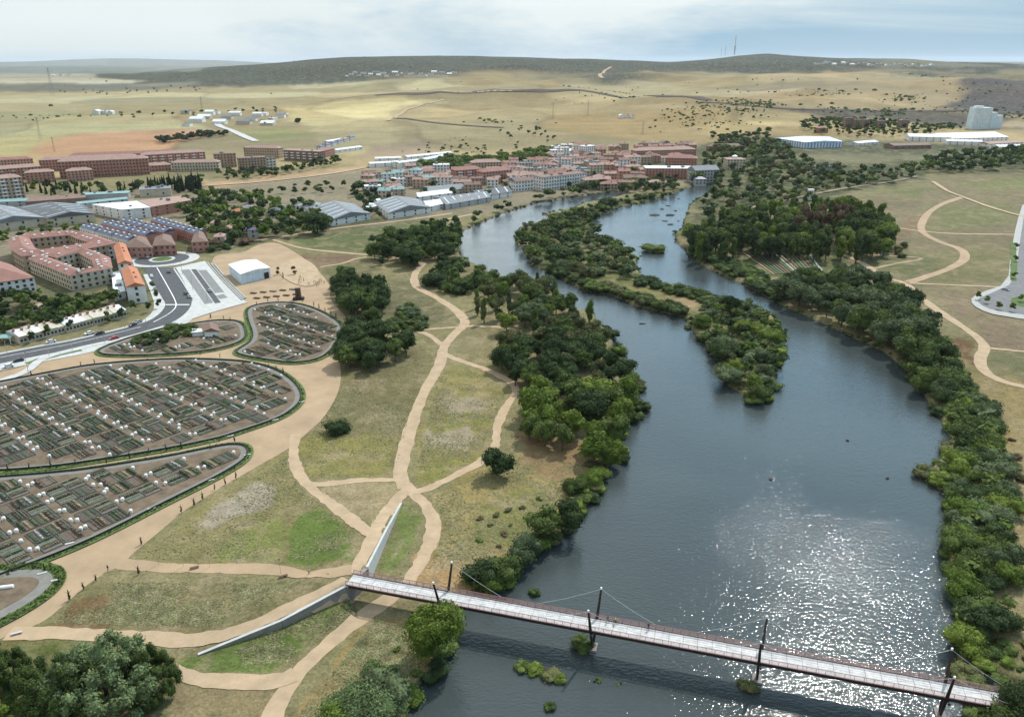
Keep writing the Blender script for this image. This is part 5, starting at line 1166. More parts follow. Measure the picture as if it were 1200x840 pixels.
bl_('low brick block behind the left edge block', (-20, 189), (38, 186), 12, 10, 'brick2', 'tilered', floors=3, **AP)
bl_('small brown roofed brick block in front at the left', (29, 203), (63, 201), 12, 11, 'brick', 'tilepink', floors=4, **AP)
bl_('brick block projecting from the longest block towards the trees', (78, 201), (108, 199), 12, 11, 'brick2', 'tilepink', floors=4, **AP)
bl_('white balconied tower with hipped roof at the left edge', (-6, 210), (25, 207.5), 13, 22, 'tan', 'tilepink', floors=7, balc='whitewall', **AP)
bl_('white banded apartment block right of the brick blocks', (166, 182), (240, 178), 13, 13, 'brick', 'tilepink', floors=4, balc='whitewall', **AP)
bl_('cream apartment block with pink roof behind the cypresses', (200, 191), (256, 190), 13, 10, 'cream', 'tilepink', floors=3, balc='cream', **AP)
bl_('low apartment block with pink roof left of the cream one', (165, 195), (200, 193), 12, 7, 'brick2', 'tilepink', floors=2, **AP)
bl_('tan brick block with flat top right of the banded one', (250, 181), (276, 180), 15, 16, 'tan', 'tilebrown', rtype='flat', floors=5, balc='brick2', **AP)
bl_('tan stepped block in the middle of the tan row', (279, 186), (311, 184.5), 15, 15, 'tan', 'tilebrown', rtype='flat', floors=5, balc='brick2', **AP)
bl_('short tan block joined to the stepped block', (311, 186), (323, 185), 12, 13, 'cream', 'tilebrown', rtype='flat', floors=4, balc='whitewall', **AP)
bl_('tan block with orange tiled roof in the back row', (285, 173), (326, 174), 13, 13, 'tan', 'tilepink', floors=4, **AP)
bl_('long brown block with white stair towers', (332, 176), (374, 178), 13, 13, 'brownwall', 'tilepink', rtype='flat', floors=4, balc='whitewall', **AP)
bl_('brick block at the right end of the apartment row', (375, 178), (392, 174), 12, 9, 'brick', 'tilered', floors=3, **AP)
for i in range(6): bl_(f'{ordn(i, 6)} small white villa beyond the brown block', (376 + i * 7, 172 - i * 2.2), (381 + i * 7, 171 - i * 2.2), 8, 5, 'whitewall', random.choice(['tilepink', 'slate']), floors=2, group='white villas beyond the apartment row', cat='house', name='house')
IN = dict(cat='warehouse', name='warehouse', wp=9)
bl_('low brown flat-roofed hall in front of the tree row', (31, 237), (100, 232), 26, 5, 'brownwall', 'tilebrown', rtype='flat', win=False, **IN)
bl_('teal-roofed hall right of the brown hall', (95, 229), (150, 226.5), 14, 5, 'greywall', 'tealroof', rtype='flat', win=False, **IN)
bl_('teal-roofed hall closer to the white factory', (92, 239), (150, 233), 11, 5, 'greywall', 'tealroof', rtype='gable', **IN)
bl_('teal hall at the left edge behind the dark warehouse', (-30, 238), (30, 235.5), 14, 5, 'greywall', 'tealroof', rtype='gable', **IN)
bl_('pale hall with a row of dark arched openings', (163, 223), (200, 221), 20, 7, 'cream', 'greyroof', rtype='flat', floors=1, **IN)
bq('big dark gabled warehouse with pale skylight bands', [(55, 256), (111, 250.5), (98, 239.5), (18, 243)], 7, 'cream', 'darkroof', rtype='gable', sheds=True, **IN)
bq('dark-roofed warehouse with white roof edge at the left edge', [(-20, 264), (53, 255), (16, 242.5), (-40, 247)], 7, 'cream', 'greyroof', rtype='gable', sheds=True, **IN)
bq('wide white-roofed factory hall in the left quarter', [(142, 246), (176, 243.5), (160, 236), (108, 240)], 8, 'whitewall', 'whiteroof', rtype='flat', **IN)
bq('brick fronted factory wing with pink banded roof', [(177, 243), (224, 235), (212, 230), (162, 235.5)], 8, 'brick', 'tilepink', rtype='flat', **IN)
# slate terraces
def terrace(where, A, B, depth, h, n, wall, roof, dorm=True, cat='terraced house', rise=2.4, orange=False):
    a = Vector((*un(*A, h), 0)); b_ = Vector((*un(*B, h), 0)); d = (b_ - a) / n; dn = d.normalized(); nr = Vector((-dn.y, dn.x, 0)); nr = nr if nr.y > 0 else -nr
    for i in range(n):
        p = a + d * i + nr * random.uniform(-.3, .3); g = empty('terraced_house', (p.x, p.y, 0), f'{ordn(i, n)} terraced house {where}', cat, f'terraced houses {where}', math.atan2(dn.y, dn.x))
        L_ = d.length - .05; sg = 1 if (Vector((-dn.y, dn.x, 0)) - nr).length < .1 else -1; D_ = depth * sg
        hh = h + random.uniform(-.15, .15)
        m = MB(); m.box(L_ / 2, D_ / 2, -1, L_, abs(D_), hh + 1); m.build('wall', M[wall], g)
        m = MB(); m.add([(0, -.4 * sg, hh + .02), (L_, -.4 * sg, hh + .02), (L_, D_ + .4 * sg, hh + .02), (0, D_ + .4 * sg, hh + .02), (0, D_ / 2, hh + rise), (L_, D_ / 2, hh + rise)], [(0, 1, 5, 4), (2, 3, 4, 5), (1, 2, 5), (3, 0, 4), (3, 2, 1, 0)]); ro = m.build('roof', M[roof], g)
        if dorm:
            for y_ in (D_ * .2, D_ * .8):
                m = MB(); m.box(L_ / 2, y_, hh + rise * .35, L_ * .34, 1.1, .9); m.build('dormer', M['paleblue'], ro)
        m = MB(); fr = MB()
        for f in range(max(1, int(h / 2.8))):
            for k in (.27, .73):
                for y_ in (-.03 * sg, D_ + .03 * sg): m.box(L_ * k, y_, f * 2.8 + 1.0, 1.0, .08, 1.25)
        tag(m.build('windows', M['glass'], g), kind='stuff')
        link('chimney', CHIM, ro, (L_ * .1, D_ * .4, hh + rise * .6))
terrace('of the slate row nearest the courtyard block', (93, 266), (150, 282), 9, 7, 9, 'whitewall', 'slate')
terrace('of the slate row behind the first', (118, 262), (170, 276.5), 9, 7, 8, 'brick', 'slate')
terrace('of the third slate row from the courtyard block', (140, 259), (192, 273), 9, 7, 8, 'brick', 'slate')
terrace('of the slate row with white dormers beside the trees', (176, 258.5), (228, 274), 9, 7, 9, 'brick', 'slate')
bq('brick end house at the near end of the first slate row', [(147, 290), (178, 290), (171, 278), (152, 282)], 7, 'brick', 'tilebrown', cat='house', name='house')
bq('brick end house in the middle of the slate rows', [(179, 288), (206, 287), (200, 276), (182, 278)], 7, 'brick', 'tilebrown', cat='house', name='house')
bq('brick end house beside the villas', [(224, 284), (244, 283), (238, 272), (228, 273)], 7, 'brick', 'tilebrown', cat='house', name='house')
# courtyard blocks: ring of wings
def ringblock(label, outer, h, wing, wall, roof, floors):
    cs = ccw([Vector((*un(a, b_, h), 0)) for a, b_ in outer]); ctr = sum(cs, Vector()) / len(cs); e_ = empty('courtyard_block', (ctr.x, ctr.y, 0), label, 'apartment block'); L = [c_ - ctr for c_ in cs]; n = len(L)
    inn = [Vector((*q, 0)) for q in shrink([(c_.x, c_.y) for c_ in L], wing)]; mid = [Vector((*q, 0)) for q in shrink([(c_.x, c_.y) for c_ in L], wing / 2)]; outr = [Vector((*q, 0)) for q in shrink([(c_.x, c_.y) for c_ in L], -.6)]; ini = [Vector((*q, 0)) for q in shrink([(c_.x, c_.y) for c_ in L], wing + .4)]
    m = MB(); 
    for i in range(n):
        j = (i + 1) % n; m.add([(*L[i][:2], -1), (*L[j][:2], -1), (*L[j][:2], h), (*L[i][:2], h)], [(0, 1, 2, 3)]); m.add([(*inn[i][:2], -1), (*inn[j][:2], -1), (*inn[j][:2], h), (*inn[i][:2], h)], [(3, 2, 1, 0)])
    m.build('wall', M[wall], e_); m = MB()
    for i in range(n):
        j = (i + 1) % n; m.add([(*outr[i][:2], h), (*outr[j][:2], h), (*mid[j][:2], h + wing * .2), (*mid[i][:2], h + wing * .2), (*ini[j][:2], h), (*ini[i][:2], h)], [(0, 1, 2, 3), (3, 2, 4, 5), (0, 5, 4, 1)])
    ro = m.build('roof', M[roof], e_)
    for i in range(n):
        j = (i + 1) % n; k_n = int((L[j] - L[i]).length / 6)
        for k in range(k_n):
            t_ = (k + .5) / k_n
            for f_ in (.5, 1.45):
                q = L[i].lerp(L[j], t_).lerp(inn[i].lerp(inn[j], t_), .25 if f_ < 1 else .75); dm_ = MB(); dm_.box(0, 0, 0, 1.4, 1.5, 1.3); 
                if not hasattr(ringblock, 'dm'): ringblock.dm = dm_.mesh('dormer', M['whitewall'])
                if random.random() < .45: link('dormer', ringblock.dm, ro, (q.x, q.y, h + wing * .05), math.atan2((L[j] - L[i]).y, (L[j] - L[i]).x))
    wm_, fm = windows_mesh(L, h, 0, floors, 3.4, None, sides=range(n)); w2, f2 = windows_mesh(inn[::-1], h, 0, floors, 3.4, None, sides=range(n))
    tag(wm_.build('windows', M['glass'], e_), kind='stuff'); tag(w2.build('courtyard_windows', M['glass'], e_), kind='stuff'); tag(fm.build('window_sills', M['kerb'], e_), kind='stuff')
ringblock('red-roofed courtyard block with rounded left corner behind the other', [(14, 293), (26, 300), (57, 298), (104, 291), (137, 285), (112, 276), (92, 271), (33, 276), (10, 281)], 10, 12, 'tan', 'tilered', 3)
ringblock('angular courtyard block with pale walls nearest the park trees', [(33, 303), (82, 323), (131, 314), (128, 302), (104, 292), (60, 299)], 9, 9.5, 'cream', 'tilered', 3)
bq('red tiled house cut by the left edge above the park trees', [(-30, 335), (40, 325), (12, 310), (-40, 312)], 8, 'whitewall', 'tilered', cat='house', name='house', floors=3, chim=2)
bq('orange-roofed white house at the far end of the short row', [(138, 309), (156, 308), (147, 286), (133, 288)], 9, 'whitewall', 'tileorange', rtype='gable', cat='house', name='house', chim=2, floors=3)
bq('orange-roofed white house with a blank gable facing the road', [(148, 336), (170, 334), (160, 314), (142, 316)], 9.5, 'whitewall', 'tileorange', rtype='gable', cat='house', name='house', chim=2, floors=3, wp=8)
bq('flat white annex left of the orange-roofed houses', [(133, 345), (147, 341), (140, 318), (131, 320)], 4, 'whitewall', 'whiteroof', rtype='flat', cat='house', name='house')
bq('orange-roofed wing behind the short row', [(108, 291), (133, 288), (128, 282), (104, 285)], 9, 'whitewall', 'tilered', cat='house', name='house', floors=3)
terrace('of the low pale row along the road', (22, 395), (148, 363), 13, 3.6, 15, 'cream', 'tilepink', dorm=False, rise=1.6)
M['palebeige'] = mat('pale_sheet_roof', C(214, 206, 188, .75), .6, .15, .6)
for o_ in [q for q in COL.objects if q.get('group') == 'terraced houses of the low pale row along the road']:
    for ch in o_.children:
        if ch.name.startswith('roof'): ch.data.materials[0] = M['palebeige'] if random.random() < .6 else M['whiteroof']
x, y = un(6, 394, 3); cn = empty('canopy', (x, y, 0), 'turquoise canopy at the left end of the low pale row', 'canopy', rz=.1)
m = MB(); m.box(0, 0, 2.9, 7, 6, .25); m.build('canopy_roof', M['tealroof'], cn)
for sx in (-1, 1):
    for sy in (-1, 1): m = MB(); m.box(sx * 3.2, sy * 2.7, 0, .2, .2, 2.9); m.build('post', M['white'], cn)
bq('small white pavilion with brown roof among the park trees', [(38, 362), (52, 361), (50, 356), (40, 357)], 3.5, 'whitewall', 'tilepink', cat='house', name='house')
# white hall
wh = bq('big white metal hall with pale roof on the sandy plaza', [(282, 321.3), (316, 313.5), (300, 304.2), (268, 310)], 6.2, 'paleblue', 'whiteroof', rtype='gable', rise=1.0, win=False, cat='hall', name='hall')
m = MB(); q = Vector(wh.location); a = Vector((*un(282, 321.3, 6.2), 0)) - Vector((q.x, q.y, 0)); b_ = Vector((*un(316, 313.5, 6.2), 0)) - Vector((q.x, q.y, 0)); d = (b_ - a); nr = Vector((d.y, -d.x, 0)).normalized(); nr = nr if nr.y < 0 else -nr
for k in range(9): p = a + d * ((k + .5) / 9) + nr * .06; m.box(p.x, p.y, .1, .12, .14, 6, math.atan2(d.y, d.x))
m.build('wall_rib', M['whitewall'], wh); m = MB(); p = a + d * .86 + nr * .08; m.box(p.x, p.y, 0, 3.2, .16, 3.8, math.atan2(d.y, d.x)); m.build('door', M['darksteel'], wh)
bq('small white gabled store in the upper small allotment', [(239, 388), (257, 388), (254, 381), (237, 381)], 3.2, 'whitewall', 'tilebrown', rtype='gable', win=False, cat='shed', name='shed')
bq('low white lean-to left of the small gabled store', [(225, 390), (238, 389), (237, 386), (226, 386)], 2.2, 'whitewall', 'whiteroof', rtype='flat', win=False, cat='shed', name='shed')
for i, (a, b_) in enumerate([(246, 262), (262, 268), (275, 262), (290, 270), (272, 248), (284, 244), (300, 262), (316, 247), (322, 243), (250, 278), (236, 250)]):
    bl_(f'{ordn(i, 11)} villa among the garden trees' if i != 4 else 'villa with bright orange roof among the garden trees', (a, b_), (a + 12, b_ - .5), 10, 6, random.choice(['whitewall', 'cream', 'greywall']), 'tileorange' if i == 4 else random.choice(['tilepink', 'slate', 'greyroof']), cat='house', name='house', group='villas among the garden trees', chim=1)
# warehouses towards the old town
for lab, q, h, wl, rf, rt in [
 ('grey warehouse with white front nearest the big willow', [(388, 258), (434, 250), (415, 239), (366, 242)], 5, 'whitewall', 'greyroof', 'gable'),
 ('long grey warehouse beyond the big willow', [(366, 247), (392, 243), (372, 237), (345, 240)], 4.5, 'whitewall', 'greyroof', 'gable'),
 ('grey sheet-roofed warehouse beside the riverside trees', [(455, 250), (505, 243), (490, 233), (437, 237)], 5, 'whitewall', 'greyroof', 'gable'),
 ('pale sheet-roofed hall left of the riverside warehouse', [(430, 244), (450, 240), (445, 233), (425, 236)], 4.5, 'cream', 'whiteroof', 'flat'),
 ('white gabled shed between two grey warehouses', [(500, 243), (522, 238), (516, 233), (495, 236)], 4.5, 'whitewall', 'whiteroof', 'gable'),
 ('long dark grey warehouse next to the riverside trees', [(523, 240), (575, 231), (565, 225), (508, 231)], 4.5, 'greywall', 'greyroof', 'gable'),
 ('grey warehouse before the white gabled houses', [(560, 231), (600, 225), (590, 219), (550, 224)], 4.5, 'whitewall', 'darkroof', 'gable'),
 ('blue-grey hall in the middle of the warehouses', [(500, 226), (545, 221), (538, 216), (495, 219)], 5, 'cream', 'greyroof', 'gable'),
 ('white shed with white roof among the warehouses', [(490, 231), (530, 226), (525, 222), (487, 226)], 5, 'whitewall', 'whiteroof', 'gable'),
 ('brown tiled house between trees and warehouses', [(455, 224), (475, 222), (470, 216), (452, 218)], 5, 'whitewall', 'tilered', 'gable')]:
    bq(lab, q, h, wl, rf, rtype=rt, sheds=rt == 'gable' and wl != 'cream', **IN)
for i, (a, b_, c_, d_, h) in enumerate([(434, 192, 468, 190, 5), (468, 191, 500, 187, 6), (500, 187, 530, 181, 8), (478, 184, 530, 179, 8), (440, 186, 470, 185, 5), (395, 176, 425, 172, 4), (385, 166, 404, 163, 4)]):
    bl_(f'{ordn(i, 7)} white industrial shed under the dry hill', (a, b_), (c_, d_), 12, h, 'whitewall', 'whiteroof', rtype='gable', group='white sheds under the dry hill', **IN)
for lab, A, B, dp, h, wl, rf, rt in [
 ('long brown apartment block with cream bands above the warehouses', (477, 208), (514, 206), 14, 9, 'tan', 'tilebrown', 'flat'),
 ('red roofed block behind the long brown block', (475, 203), (512, 200), 12, 9, 'cream', 'tilered', 'hip'),
 ('red brick block with white balconies at the edge of town', (534, 200), (566, 198), 14, 14, 'brick', 'tilered', 'hip'),
 ('orange brick block topped with a flat roof', (553, 191), (588, 190), 14, 14, 'tan', 'tilepink', 'hip'),
 ('brick block beside the orange brick block', (566, 202), (600, 199), 14, 13, 'brick2', 'tilered', 'hip'),
 ('long pale riverside block with arcades', (637, 208.5), (688, 203), 16, 13, 'whitewall', 'tilebrown', 'flat'),
 ('white gabled riverside house beside the pale block', (604, 213), (625, 211), 12, 10, 'whitewall', 'tilebrown', 'gable'),
 ('brick block with long white roof edge by the mill', (757, 197.5), (831, 198), 22, 11, 'brick', 'whiteroof', 'flat'),
 ('red block at the right end of town', (780, 185), (817, 186), 16, 13, 'brick', 'tilered', 'hip'),
 ('red block set back at the right end of town', (745, 177), (816, 175), 16, 12, 'brick2', 'tilepink', 'hip'),
 ('white tower block on the upper edge of town', (686, 172), (698, 171), 12, 14, 'whitewall', 'whiteroof', 'flat'),
 ('long white-roofed building on the upper edge of town', (650, 180), (684, 174), 10, 6, 'whitewall', 'whiteroof', 'gable'),
 ('grey stone mill at the head of the right channel', (815, 200), (843, 199), 18, 13, 'greywall', 'greyroof', 'gable'),
 ('low annex beside the stone mill', (815, 210), (828, 210), 9, 6, 'greywall', 'slate', 'hip')]:
    bl_(lab, A, B, dp, h, wl, rf, rtype=rt, balc='whitewall' if 'balcon' in lab or 'pale river' in lab else False, **AP)
sq = bl_('square beige stone house with white domed lantern in the woods', (852.5, 187), (874, 187), 18, 12, 'cream', 'tilepink', rise=1.5, cat='house', name='stone_house')
m = MB(); m.tube((0, 0, 13), (0, 0, 15), 3.4, 3.2, 10); m.tube((0, 0, 15), (0, 0, 16.2), 3.4, .8, 10); m.build('lantern', M['white'], sq)
bl_('long brick house in the woods left of the blue factory', (833, 172), (872, 171), 14, 7, 'brick', 'tilebrown', cat='house', name='house')
bl_('grey stone ruin in the trees above the meadow', (960, 196), (982, 194), 10, 7, 'greywall', 'greyroof', rtype='flat', cat='house', name='house')
# procedural old town
HN = dict(cat='house', name='town_house')
zones = [('on the western side of the old town', [(515, 200), (600, 190), (605, 213), (545, 222)], ['tilered', 'tilepink', 'tilebrown'], ['whitewall', 'cream', 'tan', 'brick2'], 22),
 ('in the middle of the old town', [(600, 190), (690, 182), (700, 200), (640, 208), (604, 212)], ['tilered', 'tilepink', 'tilebrown', 'greyroof'], ['whitewall', 'whitewall', 'cream', 'tan', 'brick2'], 46),
 ('on the river front of the old town', [(690, 203), (760, 203), (770, 213), (700, 216), (690, 214)], ['tilered', 'tilebrown', 'tilepink'], ['brick2', 'cream', 'tan'], 12),
 ('in the red quarter of the old town', [(690, 172), (750, 168), (815, 168), (790, 190), (760, 198), (700, 200)], ['tilered', 'tilepink', 'tilebrown'], ['brick', 'brick2', 'tan', 'whitewall'], 48),
 ('at the upper edge of the old town', [(640, 180), (650, 172), (690, 168), (690, 178), (650, 186)], ['tilered', 'whiteroof', 'tilepink'], ['whitewall', 'cream'], 12),
 ('in the mixed quarter above the warehouses', [(430, 205), (520, 195), (520, 215), (470, 226), (430, 222)], ['tilepink', 'whiteroof', 'greyroof', 'tilebrown', 'tealroof'], ['whitewall', 'cream', 'tan'], 26)]
for where, poly, rfs, wls, num in zones:
    w_ = [un(a, b_, 6) for a, b_ in poly]; xs = [p[0] for p in w_]; ys = [p[1] for p in w_]; got = []; tries = 0
    while len(got) < num and tries < 4000:
        tries += 1; x, y = random.uniform(min(xs), max(xs)), random.uniform(min(ys), max(ys))
        if not inpoly(np.array([x]), np.array([y]), w_)[0] or any((a - x) ** 2 + ((b_ - y) * .8) ** 2 < 13.5 ** 2 for a, b_ in got): continue
        got.append((x, y))
    got.sort(key=lambda p: p[0] / p[1])
    for i, (x, y) in enumerate(got):
        a_ = random.choice([-.12, .1, .25]) + random.uniform(-.1, .1); L1, L2 = random.uniform(10, 20), random.uniform(8, 12); u = Vector((math.cos(a_), math.sin(a_), 0)); v = Vector((-u.y, u.x, 0)); c_ = Vector((x, y, 0))
        h = random.choice([6, 7, 9, 9, 12]); rf = random.choice(rfs)
        building(f'{ordn(i, len(got))} house from the left {where}', [c_ - u * L1 / 2 - v * L2 / 2, c_ + u * L1 / 2 - v * L2 / 2, c_ + u * L1 / 2 + v * L2 / 2, c_ - u * L1 / 2 + v * L2 / 2], h, random.choice(wls), rf, rtype='flat' if rf in ('whiteroof', 'greyroof') else random.choice(['hip', 'gable', 'gable']), group=f'town houses {where}', chim=1, **HN)
def terr_b(label, px, py, wpx, depth, h, wall, roof, rtype='gable', **k):
    p0 = P(px, py); p1 = P(px + wpx, py); d = (p1 - p0); d.z = 0; L = abs(p1.x - p0.x); a = Vector((p0.x, p0.y, 0)); b_ = Vector((p1.x, p0.y + (p1.y - p0.y) * .2, 0)); n = Vector((0, depth, 0))
    return building(label, [a, b_, b_ + n, a + n], h, wall, roof, rtype=rtype, z0=hz(p0.x, p0.y), **k)
# factories on the right
bf = bq('long factory hall with blue and white striped facade and pale roof', [(944, 167), (988, 166), (972, 160.5), (910, 162)], 9, 'bluewall', 'paleblue', rtype='gable', rise=2, win=False, **IN)
m = MB(); q = Vector((bf.location.x, bf.location.y, 0)); a = Vector((*un(944, 167, 9), 0)) - q; b_ = Vector((*un(988, 166, 9), 0)) - q; c_ = Vector((*un(910, 162, 9), 0)) - q
for p0, p1 in ((a, b_), (c_, a)):
    d = p1 - p0
    for k in range(12): p = p0 + d * ((k + .5) / 12) + Vector((d.y, -d.x, 0)).normalized() * .12; m.box(p.x, p.y, .5, d.length / 26, .2, 7.5, math.atan2(d.y, d.x))
tag(m.build('facade_panels', M['whitewall'], bf), kind='stuff')
for lab, A, B, dp, h, rf in [('white sheet-roofed factory hall in front of the silo', (1112, 160), (1183, 158), 60, 9, 'whiteroof'), ('lower white factory hall left of the silo', (1066, 160), (1115, 161), 34, 8, 'whiteroof'), ('white loading hall in front of the factory', (1110, 165), (1152, 166), 20, 6, 'whiteroof'), ('small white warehouse at the right edge', (1160, 167), (1200, 165), 22, 6, 'tilepink'), ('pale warehouse cut by the right edge', (1172, 171), (1230, 170), 20, 6, 'whiteroof'), ('long low shed before the round field', (1048, 171), (1092, 170), 24, 5, 'tilebrown'), ('small pale shed beside the white yard', (1006, 168), (1030, 166), 18, 4, 'whiteroof')]:
    bl_(lab, A, B, dp, h, 'whitewall' if 'round' not in lab else 'brownwall', rf, rtype='gable', **IN)
x0 = P(1137, 152); si = empty('grain_silo', (x0.x, x0.y, hz(x0.x, x0.y)), 'tall stepped white silo block towering over the factory', 'silo'); k_ = x0.y / F * 1.02
m = MB(); m.box(10 * k_, 8, 0, 19 * k_, 22, 23 * k_); m.build('tower', M['paleblue'], si); m = MB(); m.box(22.5 * k_, 8, 0, 6.5 * k_, 22, 18 * k_); m.build('side_tower', M['paleblue'], si); m = MB(); m.box(29 * k_, 8, 0, 7 * k_, 20, 15 * k_); m.build('low_tower', M['paleblue'], si)
m = MB(); 
for k in range(7): m.box((1.5 + k * 2.8) * k_, -3.2, 1, .8, .5, 22 * k_)
m.build('wall_rib', M['whitewall'], si); m = MB(); m.box(7 * k_, 8, 23 * k_, 8 * k_, 10, 3); m.build('roof_unit', M['whitewall'], si)
for i, (a, w_, h) in enumerate([(990, 9, 17), (1001, 8, 15), (1012, 6, 14), (1030, 6, 13), (1055, 7, 13)]):
    terr_b(f'{ordn(i, 5)} brown high-rise among the trees on the right', a, 150 + (i % 2), w_, 16, h, 'brownwall', 'tilebrown', 'flat', floors=5, group='brown blocks behind the blue factory', **AP)
terr_b('brick house with red roof left of the brown high-rises', 958, 156, 12, 14, 8, 'brick', 'tilered', 'hip', **HN)
x, y = un(949, 234); ts = empty('transformer_tower', (x, y, 0), 'tall narrow white tower standing at the edge of the poplar plantation', 'tower'); m = MB(); m.box(0, 0, 0, 4.6, 4.2, 9.2); m.build('tower', M['white'], ts); m = MB(); m.box(0, 0, 9.2, 5, 4.6, .4); m.build('roof', M['whitewall'], ts); m = MB(); m.box(0, -2.14, 6.5, 1.2, .1, 1); m.build('louvre', M['greyroof'], ts)
# far hamlets
for lab, lst, grp in [('of the white hamlet under the dark hill', [(404 + 4.6 * i, 90.5 - (i * 7) % 5 * 1.1, random.uniform(2.5, 7)) for i in range(28)], 'white hamlet under the dark hill'),
 ('of the industrial estate on the left plain', [(212 + (i * 37) % 120, 134 + (i * 13) % 17 * .9, random.uniform(6, 16)) for i in range(26)], 'industrial estate on the left plain'),
 ('of the ridge village on the right horizon', [(955 + 5.2 * i, 76 - (i * 5) % 4 * .9 + i * .13, random.uniform(2, 6)) for i in range(28)], 'ridge village on the right horizon'),
 ('of the lone farm on the left plain', [(108, 134.5, 8), (118, 134, 7), (126, 134, 6)], 'lone farm on the left plain'),
 ('of the farm on the dry hill', [(726, 139, 6), (733, 138.5, 7), (740, 139, 4)], 'farm on the dry hill'),
 ('of the sheds near the white track', [(60 + i * 9, 89, 4) for i in range(3)], 'sheds on the far plain')]:
    lst = sorted(lst)
    for i, (a, b_, w_) in enumerate(lst):
        if 'estate' in lab and b_ > 137 + (a - 212) * .02 and a > 320: continue
        terr_b(f'{ordn(i, len(lst))} white building {lab}', a, b_, w_, random.uniform(12, 22), random.uniform(5, 8), random.choice(['whitewall', 'whitewall', 'cream']), random.choice(['whiteroof', 'whiteroof', 'tilepink', 'greyroof']), 'flat' if i % 2 else 'gable', win=False, group=grp, cat='building', name='building')
# masts on the hill and pylons in the fields
def lattice(label, px, py, hpx, name, cat, solid=False, grp=None, arms=0):
    p = P(px, py); d = p.length; h = hpx / F * d; g = empty(name, p, label, cat, grp); w0 = max(h * .06, d / F * (.35 if not solid else 1.5)); r_ = d / F * (.09 if not solid else .4)
    m = MB()
    if solid: m.tube((0, 0, -2), (0, 0, h * .55), w0 * .55, w0 * .45, 8); m.tube((0, 0, h * .55), (0, 0, h), w0 * .25, w0 * .1, 8); m.build('shaft', M['darksteel'], g); m = MB(); m.tube((0, 0, h * .5), (0, 0, h * .58), w0 * 1.0, w0 * 1.0, 10); m.tube((0, 0, h * .68), (0, 0, h * .72), w0 * .7, w0 * .7, 10); m.build('platform', M['whitewall'], g); return
    for sx, sy in ((-1, -1), (1, -1), (1, 1), (-1, 1)): l_ = MB(); l_.bar((sx * w0, sy * w0, -1), (sx * w0 * .15, sy * w0 * .15, h), r_, r_); l_.build('leg', M['greyroof'], g)
    for k in range(6):
        z = h * k / 6; z2 = h * (k + 1) / 6; q = w0 * (1 - .85 * k / 6); q2 = w0 * (1 - .85 * (k + 1) / 6)
        for sx, sy, tx, ty in ((-1, -1, 1, -1), (1, -1, 1, 1), (1, 1, -1, 1), (-1, 1, -1, -1)): m.bar((sx * q, sy * q, z), (tx * q2, ty * q2, z2), r_ * .5, r_ * .5)
    m.build('bracing', M['greyroof'], g)
    for k in range(arms): a = MB(); z = h * (.97 - k * .12); a.bar((-h * .13, 0, z), (h * .13, 0, z), r_, r_ * 1.2); a.build('crossarm', M['greyroof'], g)
lattice('tall television tower with platforms on top of the dark hill', 860.5, 65, 19, 'television_tower', 'tower', True)
lattice('slender mast just left of the television tower', 849.5, 66, 10, 'radio_mast', 'mast'); lattice('shorter mast farther left of the television tower', 845, 66.5, 8, 'radio_mast', 'mast')
for i, (a, b_, h) in enumerate([(62, 112, 25), (237, 130, 14), (48, 165, 22), (648, 140, 18), (689, 136, 16), (753, 158, 14), (460, 214, 24), (64, 178, 14)]):
    lattice(f'{["electricity pylon on the far left plain", "pylon behind the industrial estate", "pylon in the pale field above the brick blocks", "left pylon on the dry hill", "right pylon on the dry hill", "pylon near the upper edge of town", "pylon above the warehouses", "pylon in the reddish field"][i]}', a, b_, h, 'electricity_pylon', 'pylon', grp='electricity pylons in the fields', arms=2)
# ------------------------------------------------------------------ lamps, cars, people, islets, field rows
lp = MB(); lp.tube((0, 0, 0), (0, 0, 7.5), .11, .07, 6); lp = lp.mesh('pole', M['kerb']); la = MB(); la.bar((0, 0, 7.4), (1.4, 0, 7.6), .08, .08); la = la.mesh('arm', M['kerb']); lh = MB(); lh.box(1.5, 0, 7.5, .8, .3, .14); lh = lh.mesh('lamp_head', M['darksteel'])
for i, (a, b_) in enumerate([(33, 435), (58, 418), (85, 411), (123, 402), (10, 420), (148, 393), (172, 384), (196, 371), (186, 335), (178, 318), (226, 340), (214, 322), (243, 352), (37, 452), (112, 398)]):
    x, y = un(a, b_); g = empty('street_lamp', (x, y, .1), f'{ordn(i, 99)} street lamp of the town road, at {"the car park" if i in (10, 11, 12) else "the roundabout branch" if i in (8, 9) else "the kerb"}', 'street lamp', 'street lamps of the town road', 1.9)
    link('pole', lp, g); link('arm', la, g); link('lamp_head', lh, g)
for i, (a, b_) in enumerate([(363, 681), (329, 672), (186, 661), (480, 664), (143, 700), (392, 664), (215, 664), (246, 664)]):
    x, y = un(a, b_); z_ = hz(x, y); g = empty('path_lamp', (x, y, z_), f'{ordn(i, 99)} slim grey lamp post along the sand paths near the footbridge', 'lamp post', 'slim lamp posts by the sand paths')
    m = MB(); m.tube((0, 0, 0), (0, 0, 4.2), .05, .04, 6); m.build('pole', M['kerb'], g); m = MB(); m.box(0, 0, 4.2, .35, .35, .12); m.build('lamp_head', M['darksteel'], g)
def profile(m, pts, w0, w1):  # side outline (y,z) extruded across x
    n = len(pts); m.add([(-w0 if z < .9 else -w1, y, z) for y, z in pts] + [(w0 if z < .9 else w1, y, z) for y, z in pts], [tuple(range(n))[::-1], tuple(range(n, 2 * n))] + [(k, (k + 1) % n, n + (k + 1) % n, n + k) for k in range(n)])
bodyp = [(-2.1, .3), (-2.15, .75), (-1.9, .92), (-1.3, .95), (-.7, 1.42), (.9, 1.45), (1.6, .98), (2.05, .9), (2.15, .5), (2.1, .3)]
